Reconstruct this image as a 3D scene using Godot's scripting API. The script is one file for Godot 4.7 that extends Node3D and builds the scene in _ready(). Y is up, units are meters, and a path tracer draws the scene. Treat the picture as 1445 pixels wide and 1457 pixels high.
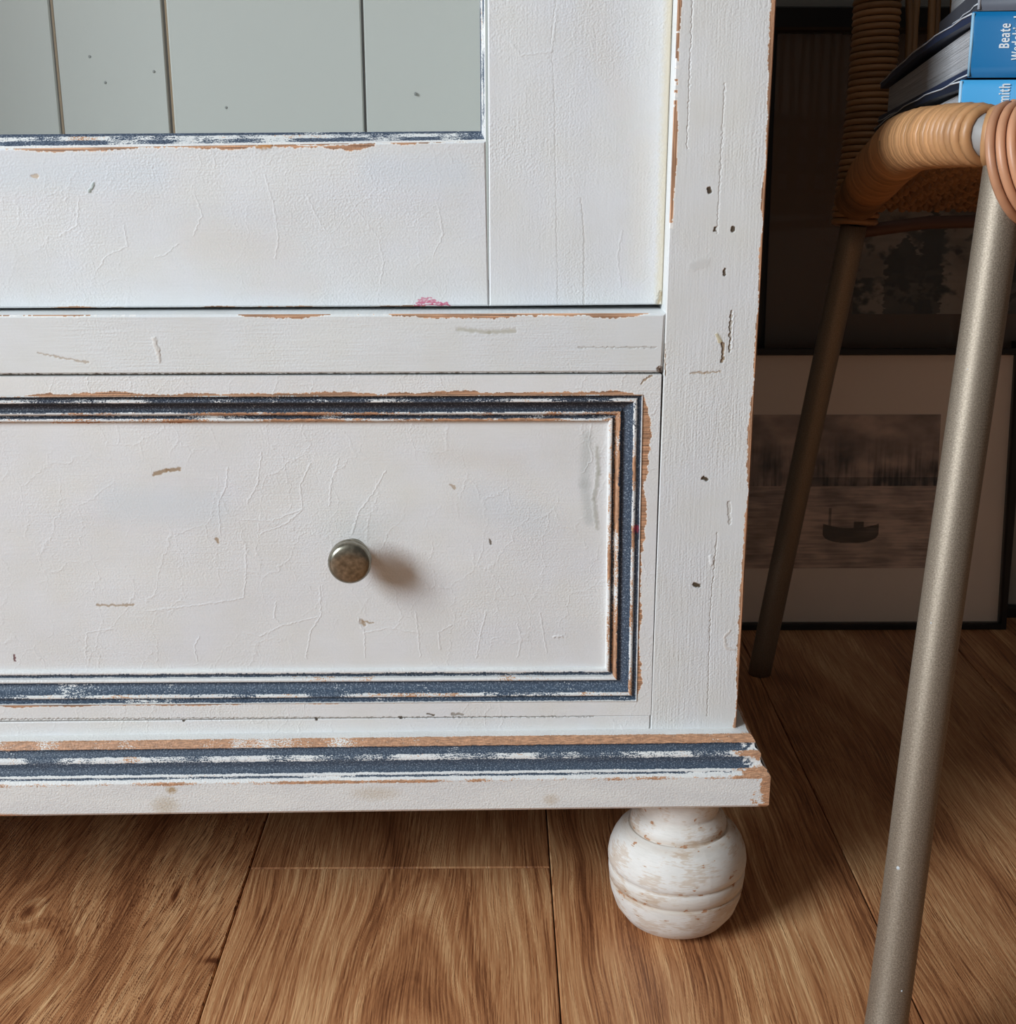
extends Node3D
# A corner of a distressed white cabinet, a rattan chair with books, framed prints leaning on the wall, oak floor.

const PX := 3000.0        # texels per metre on the painted boards
const MIRROR := -0.64     # the cabinet is symmetrical about x = -0.32
var tex := {}
var used_names := {}

# ---------------------------------------------------------------- naming and tree
func numbered(called: String) -> String:
	var n: int = used_names.get(called, 0)
	used_names[called] = n + 1
	return called if n == 0 else "%s_%03d" % [called, n]

func thing(called: String, label: String, category: String, at := Vector3.ZERO, turn := 0.0, group := "") -> Node3D:
	var o := Node3D.new()
	o.name = numbered(called)
	add_child(o)
	o.position = at
	o.rotation.y = turn
	o.set_meta("label", label)
	o.set_meta("category", category)
	if group != "":
		o.set_meta("group", group)
	return o

func part(called: String, mesh: Mesh, mat: Material, parent: Node3D, label := "") -> MeshInstance3D:
	var o := MeshInstance3D.new()
	o.name = called
	o.mesh = mesh
	if mat:
		o.material_override = mat
	parent.add_child(o, true)
	if label != "":
		o.set_meta("label", label)
	return o

func structure(called: String, mesh: Mesh, mat: Material) -> MeshInstance3D:
	var o := part(called, mesh, mat, self)
	o.set_meta("kind", "structure")
	return o

# ---------------------------------------------------------------- mesh helpers
func begin(flat := true) -> SurfaceTool:
	var st := SurfaceTool.new()
	st.begin(Mesh.PRIMITIVE_TRIANGLES)
	st.set_smooth_group(-1 if flat else 0)
	return st

func tri(st: SurfaceTool, p: Array, uv: Array) -> void:
	for i in 3:
		st.set_uv(uv[i])
		st.add_vertex(p[i])

# quad whose corners run clockwise seen from outside
func quad(st: SurfaceTool, a: Vector3, b: Vector3, c: Vector3, d: Vector3, ua := Vector2.ZERO, ub := Vector2.ZERO, uc := Vector2.ZERO, ud := Vector2.ZERO) -> void:
	tri(st, [a, b, c], [ua, ub, uc])
	tri(st, [a, c, d], [ua, uc, ud])

# quad turned so that it faces away from "inside"
func quad_out(st: SurfaceTool, inside: Vector3, p: Array, uv: Array) -> void:
	var n: Vector3 = (p[1] - p[0]).cross(p[2] - p[0])
	var mid: Vector3 = (p[0] + p[1] + p[2] + p[3]) * 0.25
	if n.dot(mid - inside) > 0.0:
		quad(st, p[0], p[3], p[2], p[1], uv[0], uv[3], uv[2], uv[1])
	else:
		quad(st, p[0], p[1], p[2], p[3], uv[0], uv[1], uv[2], uv[3])

func finish(st: SurfaceTool) -> ArrayMesh:
	st.generate_normals()
	return st.commit()

func box_into(st: SurfaceTool, lo: Vector3, hi: Vector3, bevel := 0.0) -> void:
	var t := [Vector2(lo.x, hi.y), Vector2(hi.x, hi.y), Vector2(hi.x, lo.y), Vector2(lo.x, lo.y)]
	board_into(st, t, hi.z, lo.z, bevel, Rect2(0, 0, 1, 1))

func box(lo: Vector3, hi: Vector3, bevel := 0.0) -> ArrayMesh:
	var st := begin()
	box_into(st, lo, hi, bevel)
	return finish(st)

# a board in the x-y plane with four own corners (TL, TR, BR, BL), its front edges eased; UVs planar in "uvr" (metres, y up from its position)
func board_into(st: SurfaceTool, q: Array, zf: float, zb: float, bevel: float, uvr: Rect2) -> void:
	var mid := Vector2.ZERO
	for c in q:
		mid += c * 0.25
	var inner := []
	for i in 4:
		var prev: Vector2 = (q[(i + 3) % 4] - q[i]).normalized()
		var next: Vector2 = (q[(i + 1) % 4] - q[i]).normalized()
		inner.append(q[i] + (prev + next) * bevel)
	var deep := []
	for i in 4:
		var prev: Vector2 = (q[(i + 3) % 4] - q[i])
		var next: Vector2 = (q[(i + 1) % 4] - q[i])
		deep.append(q[i] + prev.normalized() * minf(0.006, prev.length() * 0.3) + next.normalized() * minf(0.006, next.length() * 0.3))
	var at := func(v: Vector2, z: float) -> Vector3: return Vector3(v.x, v.y, z)
	var ins := Vector3(mid.x, mid.y, (zf + zb) * 0.5)
	fold_quad(st, ins, [at.call(inner[0], zf), at.call(inner[1], zf), at.call(inner[2], zf), at.call(inner[3], zf)], inner, uvr)
	fold_quad(st, ins, [at.call(q[0], zb), at.call(q[1], zb), at.call(q[2], zb), at.call(q[3], zb)], q, uvr)
	for i in 4:
		var j := (i + 1) % 4
		if bevel > 0.0:
			fold_quad(st, ins, [at.call(inner[i], zf), at.call(inner[j], zf), at.call(q[j], zf - bevel), at.call(q[i], zf - bevel)], [inner[i], inner[j], q[j], q[i]], uvr)
		fold_quad(st, ins, [at.call(q[i], zf - bevel), at.call(q[j], zf - bevel), at.call(q[j], zb), at.call(q[i], zb)], [deep[i], deep[j], deep[j], deep[i]], uvr)

# planar UV; left of the painted stretch the paint goes on mirrored
func fold_uv(v: Vector2, uvr: Rect2) -> Vector2:
	var u := (v.x - uvr.position.x) / uvr.size.x
	return Vector2(u if u >= 0.0 else -u * 0.62, (uvr.position.y + uvr.size.y - v.y) / uvr.size.y)

func fold_quad(st: SurfaceTool, inside: Vector3, p: Array, q: Array, uvr: Rect2) -> void:
	var x0 := uvr.position.x
	if (q[0].x - x0) * (q[1].x - x0) < -1e-6 and (q[3].x - x0) * (q[2].x - x0) < -1e-6:
		var t: float = (x0 - q[0].x) / (q[1].x - q[0].x)
		var t2: float = (x0 - q[3].x) / (q[2].x - q[3].x)
		var pm: Vector3 = p[0].lerp(p[1], t)
		var pn: Vector3 = p[3].lerp(p[2], t2)
		var qm: Vector2 = q[0].lerp(q[1], t)
		var qn: Vector2 = q[3].lerp(q[2], t2)
		qm.x = x0
		qn.x = x0
		fold_half(st, inside, [p[0], pm, pn, p[3]], [q[0], qm, qn, q[3]], uvr)
		fold_half(st, inside, [pm, p[1], p[2], pn], [qm, q[1], q[2], qn], uvr)
	else:
		fold_half(st, inside, p, q, uvr)

func fold_half(st: SurfaceTool, inside: Vector3, p: Array, q: Array, uvr: Rect2) -> void:
	var uv := []
	for v in q:
		uv.append(fold_uv(v, uvr))
	quad_out(st, inside, p, uv)

func board(q: Array, zf: float, zb: float, bevel: float, uvr: Rect2) -> ArrayMesh:
	var st := begin()
	board_into(st, q, zf, zb, bevel, uvr)
	return finish(st)

func rect(x0: float, y0: float, x1: float, y1: float) -> Array:
	return [Vector2(x0, y1), Vector2(x1, y1), Vector2(x1, y0), Vector2(x0, y0)]

# lathed about +y; profile runs from bottom to top
func lathe_into(st: SurfaceTool, prof: Array, segs: int, basis := Basis.IDENTITY, at := Vector3.ZERO) -> void:
	var total := 0.0
	var vs := [0.0]
	for i in range(1, prof.size()):
		total += prof[i].distance_to(prof[i - 1])
		vs.append(total)
	for i in prof.size() - 1:
		for s in segs:
			var a0 := TAU * s / segs
			var a1 := TAU * (s + 1) / segs
			var f := func(a: float, p: Vector2) -> Vector3: return at + basis * Vector3(sin(a) * p.x, p.y, cos(a) * p.x)
			var u0 := float(s) / segs
			var u1 := float(s + 1) / segs
			var v0: float = 1.0 - vs[i] / total
			var v1: float = 1.0 - vs[i + 1] / total
			quad(st, f.call(a0, prof[i]), f.call(a0, prof[i + 1]), f.call(a1, prof[i + 1]), f.call(a1, prof[i]), Vector2(u0, v0), Vector2(u0, v1), Vector2(u1, v1), Vector2(u1, v0))

func lathe(prof: Array, segs: int, basis := Basis.IDENTITY, at := Vector3.ZERO) -> ArrayMesh:
	var st := begin(false)
	lathe_into(st, prof, segs, basis, at)
	return finish(st)

# a round tube along points; "colors" are linear
func tube_into(st: SurfaceTool, pts: Array, radii: Array, sides: int, colors := []) -> void:
	var n := pts.size()
	var up := Vector3(0.123, 0.97, 0.21).normalized()
	var rings := []
	var prev_n := Vector3.ZERO
	for i in n:
		var t: Vector3 = (pts[mini(i + 1, n - 1)] - pts[maxi(i - 1, 0)]).normalized()
		var side: Vector3
		if i == 0:
			side = t.cross(up if absf(t.dot(up)) < 0.9 else Vector3.RIGHT).normalized()
		else:
			side = (prev_n - t * prev_n.dot(t)).normalized()
		prev_n = side
		var bi := t.cross(side)
		var ring := []
		var r: float = radii[i] if i < radii.size() else radii[-1]
		for k in sides:
			var a := TAU * k / sides
			ring.append(pts[i] + (side * cos(a) + bi * sin(a)) * r)
		rings.append(ring)
	var white := colors.is_empty()
	for i in n - 1:
		for k in sides:
			var j := (k + 1) % sides
			var quadp := [rings[i][k], rings[i][j], rings[i + 1][j], rings[i + 1][k]]
			var which := [i, i, i + 1, i + 1]
			var us := [float(k) / sides, float(k + 1) / sides, float(k + 1) / sides, float(k) / sides]
			for q in [0, 1, 2, 0, 2, 3]:
				if not white:
					st.set_color(colors[which[q]])
				st.set_uv(Vector2(us[q], float(which[q]) / (n - 1)))
				st.add_vertex(quadp[q])
	for e in [0, n - 1]:
		for k in sides:
			var j := (k + 1) % sides
			var p := [pts[e], rings[e][k], rings[e][j]] if e else [pts[e], rings[e][j], rings[e][k]]
			for v in p:
				if not white:
					st.set_color(colors[e])
				st.set_uv(Vector2.ZERO)
				st.add_vertex(v)

func tube(pts: Array, radii: Array, sides: int) -> ArrayMesh:
	var st := begin(false)
	tube_into(st, pts, radii, sides)
	return finish(st)

func smooth_path(ctrl: Array, n: int) -> Array:
	var c := Curve3D.new()
	for i in ctrl.size():
		var a: Vector3 = ctrl[maxi(i - 1, 0)]
		var b: Vector3 = ctrl[mini(i + 1, ctrl.size() - 1)]
		var t := (b - a) / 6.0
		c.add_point(ctrl[i], -t, t)
	c.bake_interval = 0.002
	var out := []
	var l := c.get_baked_length()
	for i in n + 1:
		out.append(c.sample_baked(l * i / n, true))
	return out

# one cane strand wound round a path: r0..r1 radius of the core, pitch0..pitch1 distance between turns
func wrap_into(st: SurfaceTool, path: Array, r0: float, r1: float, strand: float, pitch0: float, pitch1: float, tone0: Color, tone1: Color, salt: int) -> void:
	var rng := RandomNumberGenerator.new()
	rng.seed = salt
	var n := path.size()
	var lens := [0.0]
	for i in range(1, n):
		lens.append(lens[-1] + path[i].distance_to(path[i - 1]))
	var total: float = lens[-1]
	var frames := []
	var side := Vector3.ZERO
	for i in n:
		var t: Vector3 = (path[mini(i + 1, n - 1)] - path[maxi(i - 1, 0)]).normalized()
		if i == 0:
			side = t.cross(Vector3.UP if absf(t.y) < 0.9 else Vector3.RIGHT).normalized()
		side = (side - t * side.dot(t)).normalized()
		frames.append([side, t.cross(side)])
	var s := 0.0
	var ang := 0.0
	var pts := []
	var rad := []
	var cols := []
	var k := 0
	var per := 20
	var tone := 1.0
	var jit := 0.0
	var seg := 0
	while s < total:
		if k % per == 0:
			tone = lerpf(tone, rng.randf_range(0.68, 1.22), 0.75)
			jit = rng.randf_range(-0.00035, 0.00035)
		while seg < n - 2 and lens[seg + 1] < s:
			seg += 1
		var f := clampf((s - lens[seg]) / maxf(lens[seg + 1] - lens[seg], 1e-6), 0, 1)
		var c: Vector3 = path[seg].lerp(path[seg + 1], f)
		var e1: Vector3 = frames[seg][0].lerp(frames[seg + 1][0], f)
		var e2: Vector3 = frames[seg][1].lerp(frames[seg + 1][1], f)
		var q := s / total
		var r := lerpf(r0, r1, q) + jit
		pts.append(c + (e1 * cos(ang) + e2 * sin(ang)) * r)
		var pitch := lerpf(pitch0, pitch1, q)
		rad.append(strand * (pitch / maxf(pitch0, pitch1)) * 1.06)
		var col := tone0.lerp(tone1, q) * (tone + rng.randf_range(-0.07, 0.07))
		col.a = 1.0
		cols.append(col)
		s += pitch / per
		ang += TAU / per
		k += 1
	tube_into(st, pts, rad, 6, cols)

# ---------------------------------------------------------------- textures
func lin(r: int, g: int, b: int) -> Color:
	return Color8(r, g, b).srgb_to_linear()

func noise(salt: int, freq: float, octaves := 3) -> FastNoiseLite:
	var n := FastNoiseLite.new()
	n.seed = salt
	n.noise_type = FastNoiseLite.TYPE_SIMPLEX_SMOOTH
	n.frequency = freq
	n.fractal_octaves = octaves
	if octaves == 1:
		n.fractal_type = FastNoiseLite.FRACTAL_NONE
	return n

func cells(salt: int, freq: float) -> FastNoiseLite:
	var n := FastNoiseLite.new()
	n.seed = salt
	n.noise_type = FastNoiseLite.TYPE_CELLULAR
	n.cellular_return_type = FastNoiseLite.RETURN_DISTANCE2_SUB
	n.cellular_distance_function = FastNoiseLite.DISTANCE_EUCLIDEAN
	n.frequency = freq
	n.fractal_type = FastNoiseLite.FRACTAL_NONE
	return n

# picture = {w, h, col: PackedByteArray (RGB), hgt: PackedFloat32Array (millimetres)}
func canvas(w: int, h: int) -> Dictionary:
	var col := PackedByteArray()
	col.resize(w * h * 3)
	var hgt := PackedFloat32Array()
	hgt.resize(w * h)
	return {"w": w, "h": h, "col": col, "hgt": hgt}

func to_textures(c: Dictionary) -> Array:
	var a := Image.create_from_data(c.w, c.h, false, Image.FORMAT_RGB8, c.col)
	var b := Image.create_from_data(c.w, c.h, false, Image.FORMAT_RF, c.hgt.to_byte_array())
	return [ImageTexture.create_from_image(a), ImageTexture.create_from_image(b)]

# stroke along points (millimetres in the board's own frame), half width mm, colour (or null), height mm
func stroke(c: Dictionary, o: Dictionary, pts: Array, half: float, color, strength: float, raise: float) -> void:
	var col: PackedByteArray = c.col
	var hgt: PackedFloat32Array = c.hgt
	var s: float = PX / 1000.0
	var wob := noise(int(pts[0].x * 7.0) + 11, 0.12, 2)
	for i in maxi(pts.size() - 1, 1):
		var a := Vector2((pts[i].x - o.x0 * 1000.0) * s, (o.y1 * 1000.0 - pts[i].y) * s)
		var e: Vector2 = pts[mini(i + 1, pts.size() - 1)]
		var b := Vector2((e.x - o.x0 * 1000.0) * s, (o.y1 * 1000.0 - e.y) * s)
		var r := half * s + 1.0
		for y in range(maxi(0, int(minf(a.y, b.y) - r - 3)), mini(c.h, int(maxf(a.y, b.y) + r + 4))):
			for x in range(maxi(0, int(minf(a.x, b.x) - r - 3)), mini(c.w, int(maxf(a.x, b.x) + r + 4))):
				var p := Vector2(x + wob.get_noise_2d(x, y) * 2.0, y + wob.get_noise_2d(x + 500, y) * 2.0)
				var d := p.distance_to(Geometry2D.get_closest_point_to_segment(p, a, b)) / (half * s)
				if d >= 1.0:
					continue
				var k := 1.0 - d * d
				var at: int = y * c.w + x
				if raise > 0.0:
					hgt[at] = maxf(hgt[at], hgt[at] * (1.0 - k) + raise * k)
				elif raise < 0.0:
					hgt[at] = minf(hgt[at], raise * minf(1.0, k * 2.0))
				if color != null:
					var f := strength * (k * k if half > 1.35 else minf(1.0, k * 1.6))
					col[at * 3] = int(lerpf(col[at * 3], color.r8, f))
					col[at * 3 + 1] = int(lerpf(col[at * 3 + 1], color.g8, f))
					col[at * 3 + 2] = int(lerpf(col[at * 3 + 2], color.b8, f))
	c.col = col
	c.hgt = hgt

# brushed, crackled, worn white paint. o: x0, x1, y0, y1 (metres), dir ("h"/"v" grain), grain, crackle, stipple, tone, edges, marks, seed
func paint_board(o: Dictionary) -> void:
	var w := int((o.x1 - o.x0) * PX)
	var h := int((o.y1 - o.y0) * PX)
	var c := canvas(w, h)
	var col: PackedByteArray = c.col
	var hgt: PackedFloat32Array = c.hgt
	var salt: int = o.seed
	var lo := noise(salt, 1.0, 3)
	var stip := noise(salt + 1, 1.0, 2)
	var grn := noise(salt + 2, 1.0, 3)
	var crk := cells(salt + 3, 1.0)
	var wrp := noise(salt + 4, 1.0, 2)
	var msk := noise(salt + 5, 1.0, 2)
	var edg := noise(salt + 6, 1.0, 3)
	var vert: bool = o.dir == "v"
	var tone: Color = o.get("tone", Color8(226, 226, 223))
	var warm: float = o.get("warm", 0.0)
	var crackle: float = o.get("crackle", 0.0)
	var grain: float = o.get("grain", 0.03)
	var stipple: float = o.get("stipple", 0.05)
	var wood := Color8(200, 152, 118)
	var edges: Array = o.get("edges", [])
	for j in h:
		var y: float = o.y1 * 1000.0 - (j + 0.5) * 1000.0 / PX
		for i in w:
			var x: float = o.x0 * 1000.0 + (i + 0.5) * 1000.0 / PX
			var along := y if vert else x
			var across := x if vert else y
			var l := lo.get_noise_2d(along * 0.006, across * 0.02)
			var l2 := lo.get_noise_2d(x * 0.03 + 90.0, y * 0.03)
			var g := grn.get_noise_2d(along * 0.03, across * 0.9)
			var st := stip.get_noise_2d(x * 0.75, y * 0.75)
			var m := msk.get_noise_2d(x * 0.012, y * 0.012)
			var hh := g * grain * (1.0 + m) + st * stipple * (0.8 + m * 0.9)
			if crackle > 0.0:
				var wx := x + wrp.get_noise_2d(x * 0.05, y * 0.05) * 4.0 + wrp.get_noise_2d(x * 0.3, y * 0.3 + 60.0) * 0.9
				var wy := y + wrp.get_noise_2d(x * 0.05 + 40.0, y * 0.05) * 4.0 + wrp.get_noise_2d(x * 0.3 + 30.0, y * 0.3) * 0.9
				var d := crk.get_noise_2d(wx * 0.052, wy * 0.03) + 1.0
				if d < 0.03 and m > -0.6:
					hh += crackle * (1.0 - d / 0.03) * clampf((m + 0.6) * 1.6, 0, 1)
			var r := tone.r * 255.0 + l * 5.0 + l2 * 2.0 + g * 2.0 + st * 2.0
			var gg := tone.g * 255.0 + l * 5.0 + l2 * 3.0 + g * 2.0 + st * 2.0
			var b := tone.b * 255.0 + l * 3.0 + l2 * 6.0 + g * 2.0 + st * 2.0 - warm * 10.0
			for e in edges:
				# [axis, pos, from, to, side, width, amount, salt]
				var p := y if e[0] == "h" else x
				var q := x if e[0] == "h" else y
				if q < e[2] or q > e[3]:
					continue
				var dist: float = (p - e[1]) * e[4]
				if dist < -1.5 or dist > e[5] * 2.5:
					continue
				var fade := minf(1.0, minf(q - e[2], e[3] - q) / 12.0)
				var wid: float = e[5] * (e[6] + edg.get_noise_2d(q * 0.022 + e[7] * 31.0, 0.0) * 1.3 + edg.get_noise_2d(q * 0.28 + e[7] * 17.0, p * 0.1) * 0.45) * fade
				if dist < wid and wid > 0.12:
					var t := 0.9 + grn.get_noise_2d(along * 0.02, across * 1.6) * 0.5
					r = wood.r * 255.0 * t
					gg = wood.g * 255.0 * t
					b = wood.b * 255.0 * t
					hh -= 0.06
				elif dist < wid + 0.5 and wid > 0.0:
					r = 238.0
					gg = 236.0
					b = 232.0
			var at := j * w + i
			hgt[at] = hh
			col[at * 3] = clampi(int(r), 0, 255)
			col[at * 3 + 1] = clampi(int(gg), 0, 255)
			col[at * 3 + 2] = clampi(int(b), 0, 255)
	c.col = col
	c.hgt = hgt
	for mk in o.get("marks", []):
		stroke(c, o, mk[0], mk[1], mk[2], mk[3], mk[4])
	o.out = c

# long strip for a moulding: u along, v across. rows: [v_end, "w"/"b"/"n", wear]
func paint_strip(o: Dictionary) -> void:
	var w: int = o.w
	var h: int = o.h
	var c := canvas(w, h)
	var col: PackedByteArray = c.col
	var hgt: PackedFloat32Array = c.hgt
	var jit := noise(o.seed, 1.0, 3)
	var lng := noise(o.seed + 1, 1.0, 3)
	var fin := noise(o.seed + 2, 1.0, 3)
	var rows: Array = o.rows
	var length: float = o.length * 1000.0
	var high: float = o.width * 1000.0
	var blue: Color = o.get("blue", Color8(62, 77, 98))
	var ends: Array = o.get("ends", [])
	for j in h:
		for i in w:
			var x := (i + 0.5) / w * length
			var y := (j + 0.5) / h * high
			var v := y / high + (jit.get_noise_2d(x * 0.06, y * 0.2) * 0.45 + jit.get_noise_2d(x * 0.6, y * 0.7) * 0.35) / high
			var row: Array = rows[-1]
			for k in rows.size():
				if v < rows[k][0]:
					row = rows[k]
					break
			var f := fin.get_noise_2d(x * 0.16, y * 1.5)
			var f2 := fin.get_noise_2d(x * 0.9, y * 1.3)
			var sand: float = row[2] + lng.get_noise_2d(x * 0.02, row[0] * 9.0) * 0.55 + f * 0.22 + f2 * 0.22
			if ends.size():
				# worn round the corner: [x_from, mm]
				var e: float = (x - ends[0]) / ends[1]
				if e > 0.0:
					sand += e * 1.3 + jit.get_noise_2d(x * 0.15, y * 0.15) * 0.35 - f2 * 0.12
			var r: float
			var g: float
			var b: float
			var t := 1.0 + f * 0.14 + f2 * 0.12
			if row[1] == "b" and sand < 0.5:
				r = blue.r * 255 * t
				g = blue.g * 255 * t
				b = blue.b * 255 * t
				if f2 > 0.34 - row[2] * 0.3:
					r = lerpf(r, 190, 0.55)
					g = lerpf(g, 197, 0.55)
					b = lerpf(b, 205, 0.55)
			elif (sand < 0.86 and row[1] != "n") or (row[1] == "n" and sand < 0.45):
				var soft := jit.get_noise_2d(x * 0.012, y * 0.05) * 8.0 + lng.get_noise_2d(x * 0.07, y * 0.9) * 5.0
				r = 228 + f * 8 + soft
				g = 228 + f * 8 + soft
				b = 226 + f * 8 + soft * 0.8
			else:
				t = 0.92 + f * 0.3
				r = 202 * t
				g = 154 * t
				b = 120 * t
			var at := j * w + i
			hgt[at] = f * 0.05 + f2 * 0.06 + jit.get_noise_2d(x * 0.7, y * 0.7) * 0.1
			col[at * 3] = clampi(int(r), 0, 255)
			col[at * 3 + 1] = clampi(int(g), 0, 255)
			col[at * 3 + 2] = clampi(int(b), 0, 255)
	for spot in o.get("spots", []):
		# [x mm, y mm, rx, ry, colour]
		for j in h:
			for i in w:
				var dx: float = ((i + 0.5) / w * length - spot[0]) / spot[2]
				var dy: float = ((j + 0.5) / h * high - spot[1]) / spot[3]
				var d := dx * dx + dy * dy + fin.get_noise_2d(i * 0.2, j * 0.2) * 0.6
				if d < 1.0:
					var at := j * w + i
					var k := 0.8 * (1.0 - d)
					col[at * 3] = int(lerpf(col[at * 3], spot[4].r8, k))
					col[at * 3 + 1] = int(lerpf(col[at * 3 + 1], spot[4].g8, k))
					col[at * 3 + 2] = int(lerpf(col[at * 3 + 2], spot[4].b8, k))
	c.col = col
	c.hgt = hgt
	o.out = c

# oak plank: 0.19 m across (u), 0.64 m along (v). a0 mm = centre of the arches, arch = curvature, knots [[a, b, radius]]
func paint_oak(o: Dictionary) -> void:
	var w := 760
	var h := 1180
	var c := canvas(w, h)
	var col: PackedByteArray = c.col
	var hgt: PackedFloat32Array = c.hgt
	var ring := noise(o.seed, 1.0, 3)
	var wrp := noise(o.seed + 1, 1.0, 2)
	var por := noise(o.seed + 2, 1.0, 2)
	var big := noise(o.seed + 3, 1.0, 2)
	var knots: Array = o.get("knots", [])
	var lean: float = o.get("lean", 0.0)
	var spots: Array = o.get("spots", [])
	var dark := Color8(96, 54, 32)
	var midc := Color8(180, 122, 80)
	var light := Color8(226, 177, 128)
	var gain: float = o.get("gain", 1.0)
	for j in h:
		var b0 := (j + 0.5) / h * 640.0
		for i in w:
			var a := (i + 0.5) / w * 190.0
			var aa := a + wrp.get_noise_2d(a * 0.01, b0 * 0.005) * 5.0 + wrp.get_noise_2d(a * 0.05 + 50.0, b0 * 0.008) * 0.9 + lean * b0
			var swirl := 0.0
			for k in knots:
				var dx: float = (a - k[0]) / k[2]
				var dy: float = (b0 - k[1]) / (k[2] * 1.8)
				swirl += k[3] * exp(-(dx * dx + dy * dy))
			var d: float = aa - o.a0
			var g: float = d * d / 300.0 * o.arch + d * o.across - b0 * o.taper + swirl
			var n1 := ring.get_noise_2d(g * 0.09, o.seed * 3.0)
			var n2 := ring.get_noise_2d(g * 0.42, 40.0 + b0 * 0.002)
			var n3 := por.get_noise_2d(aa * 0.6 + swirl * 0.25, b0 * 0.012)
			var n4 := por.get_noise_2d(aa * 1.5 + swirl * 0.5 + 77.0, b0 * 0.03)
			var n5 := big.get_noise_2d(a * 0.012, b0 * 0.006)
			var v := 0.66 + n1 * 0.34 + n2 * 0.28 + n3 * 0.34 + n5 * 0.2 + n4 * 0.2
			var pore := clampf((n4 - 0.1) * 4.0, 0.0, 1.0) * clampf(0.6 + n2 * 0.7, 0.2, 1.0)
			v -= pore * 0.46
			v -= clampf((swirl - 9.5) / 3.0, 0.0, 1.0) * 0.5
			for k in spots:
				var sx: float = (a - k[0]) / k[2]
				var sy: float = (b0 - k[1]) / k[3]
				v -= 0.9 * exp(-(sx * sx + sy * sy) * (1.0 + n4 * 2.5))
			var p := clampf(v, 0.0, 1.15)
			var cc := dark.lerp(midc, clampf(p * 2.0, 0, 1)) if p < 0.5 else midc.lerp(light, (p - 0.5) * 2.0)
			var at := j * w + i
			hgt[at] = -pore * 0.2 + n3 * 0.08 + n4 * 0.06
			col[at * 3] = clampi(int(cc.r * 255 * gain), 0, 255)
			col[at * 3 + 1] = clampi(int(cc.g * 255 * gain), 0, 255)
			col[at * 3 + 2] = clampi(int(cc.b * 255 * gain), 0, 255)
	c.col = col
	c.hgt = hgt
	o.out = c

# turned foot: u round, v from top (0) to bottom (1)
func paint_foot(o: Dictionary) -> void:
	var w := 760
	var h := 420
	var c := canvas(w, h)
	var col: PackedByteArray = c.col
	var hgt: PackedFloat32Array = c.hgt
	var lo := noise(o.seed, 1.0, 3)
	var fin := noise(o.seed + 1, 1.0, 3)
	var grooves: Array = o.grooves
	for j in h:
		var v := (j + 0.5) / h
		for i in w:
			var u := (i + 0.5) / w
			var x := sin(u * TAU) * 40.0
			var z := cos(u * TAU) * 40.0
			var y := v * 150.0
			var l := lo.get_noise_3d(x * 0.03, y * 0.05, z * 0.03)
			var f := fin.get_noise_3d(x * 0.12, y * 0.9, z * 0.12)
			var f2 := fin.get_noise_3d(x * 0.09 + 60.0, y * 0.14, z * 0.09)
			var s := 0.0
			for g in grooves:
				var d: float = absf(v - g[0]) / g[1]
				if d < 1.0:
					s = maxf(s, (1.0 - d) * g[2] * (0.75 + l * 0.9))
			var r := 228.0 + l * 12.0 + f * 8.0
			var gg := 225.0 + l * 13.0 + f * 8.0
			var b := 220.0 + l * 15.0 + f * 8.0
			var wash := clampf((l + f * 0.7 + f2 * 0.4 - 0.12) * 1.6, 0.0, 0.5) + s * 0.8
			wash = clampf(wash, 0.0, 0.85)
			r = lerpf(r, 172, wash * 0.7)
			gg = lerpf(gg, 140, wash * 0.7)
			b = lerpf(b, 108, wash * 0.7)
			if f2 + f * 0.2 + s * 0.35 > 0.62:
				r = 178
				gg = 130
				b = 96
			var at := j * w + i
			hgt[at] = f * 0.05 - s * 0.06
			col[at * 3] = clampi(int(r), 0, 255)
			col[at * 3 + 1] = clampi(int(gg), 0, 255)
			col[at * 3 + 2] = clampi(int(b), 0, 255)
	c.col = col
	c.hgt = hgt
	o.out = c

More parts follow.
